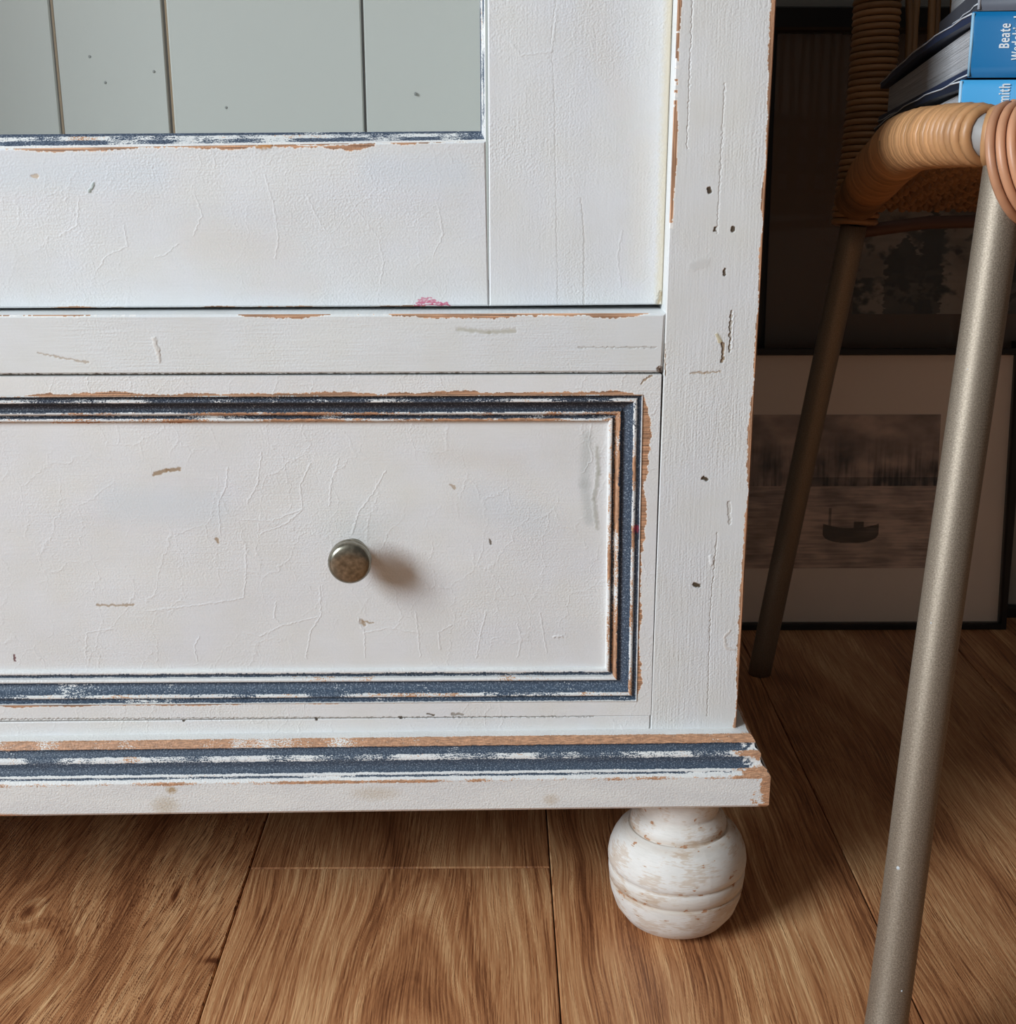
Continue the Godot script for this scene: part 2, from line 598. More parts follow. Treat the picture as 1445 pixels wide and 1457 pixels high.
# the harbour print with a rowing boat, and the sketch of a waterside town
func paint_print(o: Dictionary) -> void:
	var w := 340
	var h := 280
	var c := canvas(w, h)
	var col: PackedByteArray = c.col
	var n := noise(o.seed, 1.0, 4)
	var paper: Color = o.paper
	var ink: Color = o.ink
	for j in h:
		for i in w:
			var x := float(i) / w
			var y := float(j) / h
			var k := 0.25 + n.get_noise_2d(x * 4.0, y * 5.0) * 0.35
			if o.kind == "harbour":
				var masts := n.get_noise_2d(x * 46.0, y * 2.0) + n.get_noise_2d(x * 9.0, y * 3.0)
				if y > 0.12 and y < 0.46:
					k += clampf(masts * 1.4 * (y - 0.05) + 0.12, 0.0, 0.7) * clampf((y - 0.1) * 5.0, 0, 1)
				if y > 0.40 and y < 0.46 and x > 0.42:
					k += 0.3
				if y >= 0.46:
					k += n.get_noise_2d(x * 4.0, y * 46.0) * 0.28 - 0.08
				if x < 0.22:
					k += 0.35 * clampf((0.22 - x) * 6.0, 0, 1)
				var bx := (x - 0.62) / 0.125
				var deck := 0.735 + 0.02 * bx * bx
				if absf(bx) < 1.0 and y > deck - 0.05 * bx * bx and y < deck + 0.085 * sqrt(1.0 - bx * bx) + 0.012:
					k += 0.75
				if absf(x - 0.655) < 0.022 and y > 0.69 and y < 0.74:
					k += 0.6
				if absf(x - 0.525) < 0.006 and y > 0.6 and y < 0.74:
					k += 0.4
			else:
				var town := n.get_noise_2d(x * 9.0, y * 4.0) + n.get_noise_2d(x * 22.0, y * 14.0) * 0.7
				k += clampf(town * 1.8, -0.1, 0.9) * clampf((y - 0.28) * 2.6, 0.0, 1.0)
				for t in [[0.13, 0.05, 0.5], [0.20, 0.028, 0.3], [0.42, 0.02, 0.36], [0.56, 0.04, 0.52], [0.78, 0.03, 0.4]]:
					var half: float = t[1] * clampf((y - t[2]) * 6.0, 0.0, 1.0)
					if absf(x - t[0] + n.get_noise_2d(x * 30.0, y * 30.0) * 0.02) < half:
						k += 0.7
				if y > 0.8:
					k -= 0.25
			k = clampf(k, 0.0, 1.0)
			var at := (j * w + i) * 3
			col[at] = int(lerpf(paper.r8, ink.r8, k))
			col[at + 1] = int(lerpf(paper.g8, ink.g8, k))
			col[at + 2] = int(lerpf(paper.b8, ink.b8, k))
	c.col = col
	o.out = c

func paint_pages(o: Dictionary) -> void:
	var w := 256
	var h := 512
	var c := canvas(w, h)
	var col: PackedByteArray = c.col
	var hgt: PackedFloat32Array = c.hgt
	var n := noise(o.seed, 1.0, 3)
	for j in h:
		for i in w:
			var a := n.get_noise_2d(i * 0.004, j * 0.11)
			var b := n.get_noise_2d(i * 0.004 + 40.0, j * 0.6)
			var t := 206.0 + a * 26.0 + b * 28.0
			if a + b * 0.5 < -0.42:
				t -= 50.0
			var at := j * w + i
			hgt[at] = b * 0.25
			col[at * 3] = int(clampf(t, 0, 255))
			col[at * 3 + 1] = int(clampf(t, 0, 255))
			col[at * 3 + 2] = int(clampf(t + 3, 0, 255))
	c.col = col
	c.hgt = hgt
	o.out = c

func surface(t: Array, rough: float, relief := 0.1, spec := 0.5) -> StandardMaterial3D:
	var m := StandardMaterial3D.new()
	m.albedo_texture = t[0]
	m.roughness = rough
	m.metallic_specular = spec
	if relief != 0.0:
		m.heightmap_enabled = true
		m.heightmap_texture = t[1]
		m.heightmap_scale = relief
	return m

func plain(c: Color, rough := 0.6, metal := 0.0) -> StandardMaterial3D:
	var m := StandardMaterial3D.new()
	m.albedo_color = c
	m.roughness = rough
	m.metallic = metal
	return m

func stained(rough: float) -> StandardMaterial3D:
	var m := StandardMaterial3D.new()
	m.vertex_color_use_as_albedo = true
	m.roughness = rough
	return m

func glazing(shine := 0.5) -> StandardMaterial3D:
	var m := StandardMaterial3D.new()
	m.transparency = BaseMaterial3D.TRANSPARENCY_ALPHA
	m.albedo_color = Color(0.95, 0.97, 0.96, 0.03)
	m.roughness = 0.03
	m.metallic_specular = shine
	return m

func V(x: float, y: float) -> Vector2:
	return Vector2(x, y)

func make_textures() -> void:
	var dot := Color8(70, 58, 44)
	var tan := Color8(150, 122, 92)
	var ink := Color8(60, 66, 74)
	var crack := Color8(236, 237, 238)
	var jobs := {}
	# drawer front and its sunk panel
	var pm := []
	for line in [
		[V(-141, 280), V(-142, 271), V(-147, 261), V(-147, 244)], [V(-123, 288), V(-126, 271), V(-132, 261)],
		[V(-98, 282), V(-104, 270), V(-103, 257), V(-113, 249), V(-126, 244)], [V(-83, 285), V(-88, 270), V(-89, 259)],
		[V(-59, 278), V(-66, 266), V(-74, 255), V(-78, 243)], [V(-134, 238), V(-135, 220), V(-137, 208), V(-154, 205), V(-188, 201)],
		[V(-96, 214), V(-96, 198), V(-102, 188), V(-105, 173)], [V(-96, 197), V(-117, 192), V(-129, 186), V(-138, 188)],
		[V(-162, 186), V(-165, 180), V(-164, 172)], [V(-224, 174), V(-222, 189), V(-208, 191)], [V(-45, 199), V(-44, 187), V(-43, 173)],
		[V(-7, 199), V(-10, 187), V(-12.5, 172)], [V(-32, 177), V(-33, 187), V(-26, 191)], [V(-76, 196), V(-73, 187), V(-73, 173)],
		[V(-44, 187), V(-60, 190), V(-73, 187)], [V(22, 198), V(24, 186), V(26, 175)], [V(-120, 205), V(-121, 196), V(-117, 192)],
		[V(-104, 257), V(-120, 251), V(-136, 252)], [V(48, 302), V(47, 292), V(49, 284), V(44, 276)], [V(10, 192), V(12, 182), V(10, 172)],
	]:
		pm.append([line, 0.45, crack, 0.2, 0.15])
	pm.append_array([
		[[V(-179, 277), V(-172, 279), V(-166, 279.4)], 1.1, tan, 0.75, -0.1], [[V(-74, 194), V(-73, 192)], 1.6, tan, 0.7, -0.2], [[V(-74, 194), V(-68, 193)], 0.5, tan, 0.6, -0.1],
		[[V(-215, 204.5), V(-196, 204.4)], 0.7, tan, 0.55, -0.1], [[V(34, 184), V(30, 184)], 0.8, crack, 0.6, 0.3], [[V(-25, 270), V(-23, 268)], 0.8, tan, 0.5, -0.1],
		[[V(51, 290), V(52, 276), V(50, 262), V(52, 246)], 1.6, Color8(160, 160, 148), 0.5, 0.16], [[V(46, 296), V(45, 270), V(48, 250)], 4.5, Color8(186, 190, 188), 0.5, 0.0],
		[[V(-5, 240), V(-4.5, 237)], 0.6, dot, 0.7, -0.2], [[V(-149, 241), V(-148.5, 239.5)], 1.0, tan, 0.7, -0.1], [[V(-262, 176.5), V(-262, 173)], 0.6, Color8(90, 50, 50), 0.8, -0.2],
		[[V(-26, 142.3), V(-20, 142.2)], 0.9, Color8(120, 112, 100), 0.6, -0.3], [[V(-100, 140.8), V(-99.7, 140.6)], 0.9, dot, 0.95, -0.5], [[V(-54, 140.8), V(-53.6, 140.6)], 0.9, dot, 0.95, -0.5],
		[[V(-172, 140.2), V(-171.7, 140)], 0.7, dot, 0.9, -0.5], [[V(-39, 143), V(-36, 142)], 0.7, dot, 0.8, -0.3],
		[[V(-290, 142.4), V(52, 140)], 0.35, Color8(150, 146, 138), 0.6, -0.35], [[V(72, 325), V(77, 329)], 0.5, tan, 0.7, -0.3],
		[[V(-80, 246), V(-60, 240)], 16.0, Color8(220, 214, 206), 0.2, 0.0], [[V(-30, 285), V(10, 283)], 9.0, Color8(214, 206, 196), 0.22, 0.0],
		[[V(-200, 262), V(-150, 258)], 16.0, Color8(214, 221, 228), 0.5, 0.0], [[V(-10, 262), V(20, 250)], 16.0, Color8(216, 221, 227), 0.5, 0.0],
		[[V(-78, 235.5), V(-70, 225.0)], 0.01, null, 0.0, 0.0],
	])
	jobs["drawer"] = {"f": paint_board, "x0": -0.29, "x1": 0.085, "y0": 0.131, "y1": 0.331, "dir": "h", "grain": 0.035, "crackle": 0.11, "stipple": 0.075, "seed": 21, "tone": Color8(227, 227, 226), "marks": pm,
		"edges": [["h", 319.8, -240, 70, 1, 1.6, 0.5, 1], ["v", 74.2, 149, 318, 1, 2.6, 0.95, 2], ["h", 150.2, -290, 40, -1, 1.3, 0.35, 3], ["h", 304.6, -290, 56, -1, 0.7, 0.3, 4]]}
	jobs["rail"] = {"f": paint_board, "x0": -0.29, "x1": 0.085, "y0": 0.329, "y1": 0.362, "dir": "h", "grain": 0.06, "crackle": 0.0, "stipple": 0.06, "seed": 33, "tone": Color8(225, 227, 226),
		"edges": [["h", 360.3, -130, 76, -1, 2.0, 0.45, 1], ["h", 360.3, -290, -180, -1, 0.8, 0.2, 2]],
		"marks": [[[V(-172, 349), V(-170.5, 343), V(-170, 338)], 1.3, Color8(214, 208, 200), 0.6, 0.3], [[V(-20, 353), V(-5, 351.5), V(8, 352)], 1.6, Color8(168, 164, 144), 0.5, -0.1], [[V(-230, 342), V(-205, 337)], 0.5, tan, 0.4, -0.15], [[V(-290, 331), V(83, 330)], 0.7, Color8(86, 70, 54), 0.9, -0.5], [[V(81.5, 333), V(82.5, 330)], 1.6, Color8(74, 52, 36), 1.0, -0.6], [[V(40, 343.5), V(80, 343.5)], 0.35, Color8(180, 178, 172), 0.5, -0.2]]}
	var dm := []
	for line in [[V(-115, 427), V(-111.5, 413), V(-110, 396), V(-112, 387)], [V(-95, 418), V(-90, 406), V(-86, 400)], [V(-207, 416), V(-209, 403), V(-218, 398)], [V(-186, 403), V(-185, 393), V(-196, 388), V(-201, 381)], [V(-160, 394), V(-166, 389), V(-172, 387)], [V(-70, 410), V(-60, 396), V(-58, 384), V(-60, 374)], [V(-30, 412), V(-28, 398), V(-33, 388)], [V(-150, 418), V(-147, 408), V(-152, 398)]]:
		dm.append([line, 0.42, crack, 0.16, 0.12])
	dm.append_array([
		[[V(-228.5, 427), V(-226, 426.6)], 1.0, Color8(190, 140, 84), 0.95, -0.2], [[V(-199, 423), V(-201, 419.5)], 1.0, Color8(112, 124, 112), 0.8, 0.3],
		[[V(-43, 363.0), V(-34, 363.3), V(-25, 363.2)], 0.45, Color8(190, 64, 100), 0.75, 0.0], [[V(-42, 364.3), V(-33, 364.6), V(-26, 364.0)], 0.5, Color8(196, 74, 110), 0.7, 0.0], [[V(-41, 365.6), V(-32, 365.5)], 0.5, Color8(200, 90, 120), 0.65, 0.0], [[V(-39, 366.8), V(-34, 366.6)], 0.45, Color8(200, 90, 120), 0.6, 0.0],
		[[V(-150, 396), V(-110, 390)], 18.0, Color8(222, 214, 204), 0.25, 0.0], [[V(-120, 374), V(-95, 372)], 12.0, Color8(222, 214, 206), 0.25, 0.0],
		[[V(-250, 428), V(-170, 428)], 14.0, Color8(216, 224, 231), 0.6, 0.0], [[V(-60, 430), V(-20, 428)], 14.0, Color8(216, 223, 231), 0.6, 0.0],
		[[V(-118, 440.6), V(-112, 441)], 1.4, Color8(196, 138, 84), 0.95, 0.3], [[V(-5.2, 443), V(-4.4, 362)], 0.45, Color8(150, 146, 138), 0.6, -0.3],
	])
	jobs["door_rail"] = {"f": paint_board, "x0": -0.29, "x1": -0.004, "y0": 0.36, "y1": 0.446, "dir": "h", "grain": 0.03, "crackle": 0.07, "stipple": 0.08, "seed": 45, "tone": Color8(225, 227, 228), "marks": dm,
		"edges": [["h", 441.0, -290, -60, -1, 2.0, 0.7, 1], ["h", 443.0, -120, -15, -1, 1.6, 0.5, 3], ["h", 361.8, -290, -20, 1, 1.0, 0.4, 2]]}
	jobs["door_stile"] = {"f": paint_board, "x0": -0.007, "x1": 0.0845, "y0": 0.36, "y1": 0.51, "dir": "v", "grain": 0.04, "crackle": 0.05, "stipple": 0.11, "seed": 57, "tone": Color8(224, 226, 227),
		"marks": [[[V(27.7, 510), V(25.8, 489), V(27.6, 460), V(29, 410), V(30.4, 360)], 0.3, Color8(196, 195, 192), 0.4, -0.1], [[V(41.3, 416), V(43, 399), V(43.6, 360)], 0.45, Color8(200, 198, 194), 0.5, -0.12], [[V(6, 489), V(11, 483), V(26, 485), V(28, 502)], 0.5, null, 0.0, 0.12], [[V(62, 400), V(60, 388), V(62, 372)], 0.5, null, 0.0, 0.12], [[V(81.5, 364), V(83, 369)], 1.5, Color8(110, 88, 62), 0.85, -0.4], [[V(83, 520), V(83, 364)], 5.0, Color8(212, 198, 166), 0.6, 0.0], [[V(72, 440), V(70, 380)], 10.0, Color8(226, 220, 208), 0.3, 0.0], [[V(45, 510), V(60, 460)], 12.0, Color8(220, 213, 204), 0.2, 0.0]]}  # broad yellowish stroke: shade beside the recessed right edge, painted in
	jobs["stile"] = {"f": paint_board, "x0": 0.082, "x1": 0.1315, "y0": 0.13, "y1": 0.512, "dir": "v", "grain": 0.07, "crackle": 0.0, "stipple": 0.09, "seed": 69, "tone": Color8(222, 223, 222),
		"edges": [["v", 85.4, 402, 530, 1, 0.8, 0.8, 1], ["v", 130.6, 110, 530, -1, 1.6, 0.95, 2]],
		"marks": [[[V(102.3, 421), V(103, 419.6)], 1.1, dot, 0.95, -0.7], [[V(106.6, 402), V(106.6, 401)], 0.7, dot, 0.9, -0.6], [[V(115.2, 402.3), V(115.2, 401)], 0.8, dot, 0.9, -0.6], [[V(112, 382), V(112.1, 379.6)], 0.7, dot, 0.85, -0.6],
			[[V(106.2, 275), V(107.4, 274.4)], 1.2, dot, 0.95, -0.7], [[V(104, 216.4), V(105.8, 215.8)], 1.3, dot, 0.95, -0.7], [[V(116.5, 361.4), V(116.6, 341)], 0.7, Color8(176, 168, 156), 0.75, -0.8], [[V(117.4, 361), V(117.5, 343)], 0.6, crack, 0.8, 0.2],
			[[V(113, 345), V(113.2, 336)], 0.8, Color8(140, 116, 90), 0.85, -0.8], [[V(110, 349.5), V(111.4, 346.5)], 1.3, Color8(196, 184, 150), 0.8, 0.3], [[V(97, 330.2), V(104, 330.4), V(112, 330.8)], 0.5, tan, 0.5, -0.2], [[V(91, 510), V(91, 440)], 0.3, null, 0.0, -0.25], [[V(108, 470), V(107.5, 400)], 0.4, null, 0.0, -0.2],
			[[V(114.7, 245), V(113, 205), V(114, 140)], 0.3, Color8(206, 204, 198), 0.5, -0.25], [[V(124, 190), V(121, 186), V(122, 180), V(127, 179)], 0.9, Color8(214, 206, 198), 0.5, 0.2], [[V(84.6, 329), V(83.4, 345)], 0.5, Color8(120, 92, 66), 0.6, -0.4], [[V(96, 384), V(102, 386)], 3.2, Color8(206, 206, 204), 0.5, 0.12], [[V(112, 232), V(112.5, 228)], 1.2, crack, 0.4, 0.4], [[V(120, 262), V(121, 250)], 0.9, Color8(200, 198, 190), 0.5, -0.3]]}
	# mouldings: v runs from the outer arris (0) to the inner one (1)
	jobs["mould_top"] = {"f": paint_strip, "w": 1100, "h": 72, "length": 0.375, "width": 0.021, "seed": 81, "blue": Color8(58, 66, 79), "rows": [[0.06, "n", 0.62], [0.17, "b", 0.2], [0.27, "b", 0.5], [0.6, "b", 0.02], [0.75, "n", 0.36], [0.86, "b", 0.3], [0.93, "n", 0.45], [1.0, "w", 0.45]]}
	jobs["mould_side"] = {"f": paint_strip, "w": 640, "h": 72, "length": 0.2, "width": 0.021, "seed": 87, "blue": Color8(58, 70, 86), "spots": [[78, 3.2, 3.0, 2.2, Color8(190, 50, 80)]], "rows": [[0.06, "w", 0.5], [0.17, "b", 0.02], [0.28, "b", 0.85], [0.6, "b", 0.02], [0.75, "b", 0.95], [0.84, "b", 0.05], [0.92, "n", 0.5], [1.0, "w", 0.4]]}
	jobs["mould_bottom"] = {"f": paint_strip, "w": 1100, "h": 72, "length": 0.375, "width": 0.021, "seed": 93, "blue": Color8(70, 85, 103), "rows": [[0.05, "w", 0.5], [0.16, "b", 0.2], [0.3, "b", 0.6], [0.56, "b", 0.14], [0.72, "w", 0.5], [0.86, "b", 0.24], [1.0, "w", 0.3]]}  # blue kept lighter here: light on the upward face is put into the colour
	# plinth: v runs from the back of the top (0) down the front (1)
	jobs["plinth"] = {"f": paint_strip, "w": 1240, "h": 210, "length": 0.42, "width": 0.064, "seed": 99, "blue": Color8(62, 76, 93), "ends": [398.0, 20.0], "spots": [[96, 36.5, 3.5, 2.5, Color8(176, 150, 116)], [92, 46, 9, 7, Color8(206, 196, 180)], [205, 40, 16, 5, Color8(212, 204, 192)], [300, 45, 5, 4, Color8(210, 200, 186)], [2, 51, 16, 2, Color8(206, 150, 112)]], "rows": [[0.1, "w", 0.22], [0.185, "n", 0.62], [0.262, "b", 0.06], [0.318, "b", 0.58], [0.425, "b", 0.02], [0.452, "w", 0.4], [0.472, "b", 0.3], [0.502, "w", 0.3], [0.527, "n", 0.5], [1.0, "w", 0.12]]}
	jobs["bead"] = {"f": paint_strip, "w": 900, "h": 40, "length": 0.3, "width": 0.013, "seed": 105, "blue": Color8(62, 76, 96), "rows": [[0.16, "w", 0.3], [0.42, "b", 0.42], [0.66, "b", 0.55], [1.0, "b", 0.25]]}
	jobs["oak_arch"] = {"f": paint_oak, "seed": 111, "a0": 112.0, "arch": 3.4, "across": 0.0, "taper": 0.08}
	jobs["oak_knot"] = {"f": paint_oak, "seed": 117, "a0": 40.0, "arch": 0.6, "across": 0.1, "taper": 0.07, "lean": 0.1, "knots": [[66.0, 317.0, 11.0, 13.0], [100.0, 372.0, 26.0, -9.0], [20.0, 395.0, 34.0, 8.0]], "spots": [[187.0, 365.0, 5.0, 3.0], [150.0, 300.0, 2.0, 9.0]]}
	jobs["oak_plain"] = {"f": paint_oak, "seed": 123, "a0": -60.0, "arch": 0.1, "across": 0.5, "taper": 0.012}
	jobs["oak_dark"] = {"f": paint_oak, "seed": 129, "a0": 230.0, "arch": 0.2, "across": 0.3, "taper": 0.02, "gain": 0.96}
	jobs["foot"] = {"f": paint_foot, "seed": 135, "grooves": [[0.155, 0.03, 0.3], [0.235, 0.025, 0.8], [0.275, 0.03, 0.5], [0.472, 0.012, 0.5], [0.555, 0.03, 1.0], [0.52, 0.04, 0.35]]}
	jobs["harbour"] = {"f": paint_print, "seed": 141, "kind": "harbour", "paper": Color8(226, 198, 184), "ink": Color8(40, 34, 36)}
	jobs["town"] = {"f": paint_print, "seed": 147, "kind": "town", "paper": Color8(150, 138, 128), "ink": Color8(24, 22, 22)}
	jobs["pages"] = {"f": paint_pages, "seed": 153}
	var ids := []
	for key in jobs:
		ids.append(WorkerThreadPool.add_task(jobs[key].f.bind(jobs[key])))
	for id in ids:
		WorkerThreadPool.wait_for_task_completion(id)
	for key in jobs:
		tex[key] = to_textures(jobs[key].out)

# ---------------------------------------------------------------- the cabinet
# a mitred moulding: outer corners A, B, inner corners a, b; profile points (0..1 inwards, z)
func moulding(A: Vector2, B: Vector2, a: Vector2, b: Vector2, prof: Array, len_tex: float, u_ref: float, by_x: bool) -> ArrayMesh:
	var st := begin(false)
	var vs := [0.0]
	for i in range(1, prof.size()):
		vs.append(vs[-1] + Vector2((prof[i].x - prof[i - 1].x) * 0.0155, prof[i].y - prof[i - 1].y).length())
	var f := func(k: int, s: float) -> Array:
		var o: Vector2 = A.lerp(a, prof[k].x).lerp(B.lerp(b, prof[k].x), s)
		return [Vector3(o.x, o.y, prof[k].y), Vector2(((o.x if by_x else o.y) - u_ref) / len_tex, vs[k] / vs[-1])]
	for k in prof.size() - 1:
		st.set_smooth_group(-1 if k in [0, 1, 4, 5, 16, 17] else 0)
		for s in 8:
			var p00: Array = f.call(k, s / 8.0)
			var p01: Array = f.call(k, (s + 1) / 8.0)
			var p10: Array = f.call(k + 1, s / 8.0)
			var p11: Array = f.call(k + 1, (s + 1) / 8.0)
			quad(st, p00[0], p01[0], p11[0], p10[0], p00[1], p01[1], p11[1], p10[1])
	return finish(st)

func build_cabinet() -> void:
	var cab := thing("glazed_cabinet", "distressed white cabinet with glazed door, blue edged drawer and bun feet", "cabinet", Vector3.ZERO, deg_to_rad(1.0))
	var m_drawer := surface(tex.drawer, 0.55)
	var m_rail := surface(tex.rail, 0.55)
	var m_drail := surface(tex.door_rail, 0.55)
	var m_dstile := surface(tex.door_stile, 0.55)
	var m_stile := surface(tex.stile, 0.55)
	var m_in := plain(Color8(203, 205, 198), 0.7)
	var m_white := plain(Color8(222, 222, 218), 0.6)
	var m_raw := plain(Color8(122, 92, 66), 0.8)
	var u_drawer := Rect2(-0.29, 0.131, 0.375, 0.2)
	var u_rail := Rect2(-0.29, 0.329, 0.375, 0.033)
	var u_drail := Rect2(-0.29, 0.36, 0.286, 0.086)
	var u_dstile := Rect2(-0.007, 0.36, 0.0915, 0.15)
	var u_stile := Rect2(0.082, 0.13, 0.0495, 0.382)
	var top := 1.24
	# face frame
	var sq := [V(0.0862, top), V(0.1306, top), V(0.1306, 0.1312), V(0.0832, 0.1312)]
	part("stile", board(sq, 0.0, -0.036, 0.0005, u_stile), m_stile, cab)
	var lq := []
	for k in [1, 0, 3, 2]:
		lq.append(V(MIRROR - sq[k].x, sq[k].y))
	part("stile", board(lq, 0.0, -0.036, 0.0005, Rect2(MIRROR - 0.1315, 0.13, 0.0495, 0.382)), m_stile, cab)
	part("rail", board([V(MIRROR - 0.0832, 0.3607), V(0.0838, 0.3603), V(0.0831, 0.3302), V(MIRROR - 0.083, 0.331)], -0.0002, -0.036, 0.0012, u_rail), m_rail, cab)
	part("rail", board(rect(MIRROR - 0.085, 1.195, 0.085, top), -0.0002, -0.036, 0.001, u_rail), m_rail, cab)
	part("rail", board(rect(MIRROR - 0.082, 0.1312, 0.0828, 0.1402), -0.0003, -0.036, 0.0006, u_drawer), m_drawer, cab)
	# carcass
	for s in [0, 1]:
		var x0 := 0.1115 if s == 0 else MIRROR - 0.1295
		part("side_panel", box(Vector3(x0, 0.131, -0.37), Vector3(x0 + 0.018, top, -0.036), 0.001), m_white, cab)
	part("top_board", box(Vector3(MIRROR - 0.155, top, -0.385), Vector3(0.155, top + 0.028, 0.024), 0.004), m_white, cab)
	part("shelf", box(Vector3(MIRROR - 0.1113, 0.318, -0.33), Vector3(0.1113, 0.338, -0.0365), 0.001), m_in, cab)
	part("gap_light_block", box(Vector3(MIRROR - 0.1113, 0.3382, -0.047), Vector3(0.1113, 0.372, -0.0366), 0.0005), m_raw, cab)  # unseen strip, added to keep the gap under the door dark
	part("shelf", box(Vector3(MIRROR - 0.1113, 0.78, -0.33), Vector3(0.1113, 0.8, -0.06), 0.001), m_in, cab, "shelf inside the glazed upper part")
	part("floor_board", box(Vector3(MIRROR - 0.1113, 0.1315, -0.33), Vector3(0.1113, 0.139, -0.0365), 0.001), m_in, cab)
	part("backing", box(Vector3(MIRROR - 0.1113, 0.14, -0.37), Vector3(0.1113, top - 0.001, -0.345)), m_raw, cab, "bare brown wood behind the gaps of the back boards")
	var cuts := [0.111, 0.006, -0.0902, -0.2297, -0.3076, -0.42, -0.54, -0.65, -0.751]
	var m_edge := plain(Color8(150, 124, 92), 0.8)
	for i in cuts.size() - 1:
		var gap_r := 0.0 if i in [0, 1] else 0.0008
		var gap_l: float = 0.0 if i == 0 else [0.0, 0.0011, 0.0032, 0.0012, 0.001, 0.001, 0.001, 0.0][i]
		var lean := 0.0006 if i == 2 else 0.0
		var bd := board([V(cuts[i + 1] + gap_l - lean, top - 0.002), V(cuts[i] - gap_r, top - 0.002), V(cuts[i] - gap_r, 0.339), V(cuts[i + 1] + gap_l, 0.339)], -0.3305 - (0.0018 if i % 2 else 0.0), -0.3445, 0.0008, Rect2(cuts[i + 1], 0.339, 0.1, 0.9))
		var bo := part("back_board", bd, m_in, cab)
		if i in [2, 3]:
			part("worn_edge", box(Vector3(cuts[i + 1] + gap_l - 0.0012 - lean, 0.34, -0.3444), Vector3(cuts[i + 1] + gap_l + 0.0006, top - 0.003, -0.332), 0.0003), m_edge, bo, "worn brown edge of the board")
	var m_nail := plain(Color8(146, 150, 146), 0.7)
	for c in [V(-0.2835, 0.4975), V(-0.274, 0.480), V(-0.239, 0.4875), V(-0.189, 0.463), V(-0.0535, 0.4725)]:
		var nd := begin(false)
		lathe_into(nd, [V(0.0012, -0.001), V(0.0010, 0.0003), V(0.0001, 0.0005)], 10, Basis(Vector3.RIGHT, PI / 2), Vector3(c.x, c.y, -0.3305 - (0.0018 if c.x < -0.2297 else 0.0)))
		part("nail_head", finish(nd), m_nail, cab, "grey nail head painted over")
	# door
	var door := Node3D.new()
	door.name = "door"
	cab.add_child(door, true)
	var zd := -0.014
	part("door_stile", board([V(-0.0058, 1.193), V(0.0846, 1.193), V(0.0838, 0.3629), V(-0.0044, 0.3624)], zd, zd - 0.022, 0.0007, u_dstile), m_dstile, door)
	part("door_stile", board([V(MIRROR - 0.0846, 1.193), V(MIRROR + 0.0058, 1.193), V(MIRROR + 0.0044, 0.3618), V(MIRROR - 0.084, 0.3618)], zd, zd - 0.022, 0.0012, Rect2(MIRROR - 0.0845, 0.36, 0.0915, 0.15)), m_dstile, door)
	part("door_rail", board([V(MIRROR + 0.0045, 0.4340), V(-0.0059, 0.4431), V(-0.0046, 0.3624), V(MIRROR + 0.0043, 0.3617)], zd, zd - 0.022, 0.0008, u_drail), m_drail, door)
	part("door_rail", board(rect(MIRROR + 0.0062, 1.11, -0.0062, 1.193), zd, zd - 0.022, 0.0008, u_drail), m_drail, door)
	# sloping bead round the glass, slate blue with white rubbed through
	var m_bead := surface(tex.bead, 0.5)
	var bp := [V(0.0, zd - 0.0006), V(0.2, zd - 0.0012), V(0.6, zd - 0.0055), V(1.0, zd - 0.0085), V(1.0, zd - 0.0125)]
	var bo_c := [V(MIRROR + 0.0058, 1.11), V(-0.0058, 1.11), V(-0.0058, 0.4428), V(MIRROR + 0.0045, 0.4336)]
	var bi_c := [V(MIRROR + 0.0085, 1.105), V(-0.0085, 1.105), V(-0.0083, 0.4478), V(MIRROR + 0.0085, 0.4436)]
	for k in 4:
		var j := (k + 1) % 4
		part("glazing_bead", moulding(bo_c[k], bo_c[j], bi_c[k], bi_c[j], bp, 0.3, -0.29, k % 2 == 0), m_bead, door)
	part("glass_pane", box(Vector3(MIRROR + 0.006, 0.436, zd - 0.0155), Vector3(-0.006, 1.112, zd - 0.0125)), glazing(), door, "clear glass pane")
	# drawer
	var drawer := Node3D.new()
	drawer.name = "drawer"
	cab.add_child(drawer, true)
	var outq := [V(MIRROR - 0.083, 0.3305), V(0.0826, 0.3293), V(0.0830, 0.1404), V(MIRROR - 0.083, 0.1424)]
	var moq := [V(MIRROR - 0.0735, 0.3206), V(0.0735, 0.3192), V(0.0751, 0.1489), V(MIRROR - 0.0735, 0.1525)]
	var miq := [V(MIRROR - 0.0575, 0.3064), V(0.0566, 0.3038), V(0.0582, 0.1659), V(MIRROR - 0.0575, 0.1696)]
	var st := begin()
	for k in 4:
		var j := (k + 1) % 4
		var ring := [outq[k], outq[j], moq[j], moq[k]]
		var c2: Vector2 = (ring[0] + ring[1] + ring[2] + ring[3]) * 0.25
		var inn := Vector3(c2.x, c2.y, -0.011)
		var f := func(v: Vector2, z: float) -> Vector3: return Vector3(v.x, v.y, z)
		fold_quad(st, inn, [f.call(ring[0], 0.0), f.call(ring[1], 0.0), f.call(ring[2], 0.0), f.call(ring[3], 0.0)], ring, u_drawer)
		fold_quad(st, inn, [f.call(ring[0], -0.022), f.call(ring[1], -0.022), f.call(ring[2], -0.022), f.call(ring[3], -0.022)], ring, u_drawer)
		fold_quad(st, inn, [f.call(outq[k], 0.0), f.call(outq[j], 0.0), f.call(outq[j], -0.022), f.call(outq[k], -0.022)], [outq[k], outq[j], outq[j], outq[k]], u_drawer)
		fold_quad(st, inn, [f.call(moq[k], 0.0), f.call(moq[j], 0.0), f.call(moq[j], -0.022), f.call(moq[k], -0.022)], [moq[k], moq[j], moq[j], moq[k]], u_drawer)
	part("drawer_front", finish(st), m_drawer, drawer)
	var zp := -0.0082
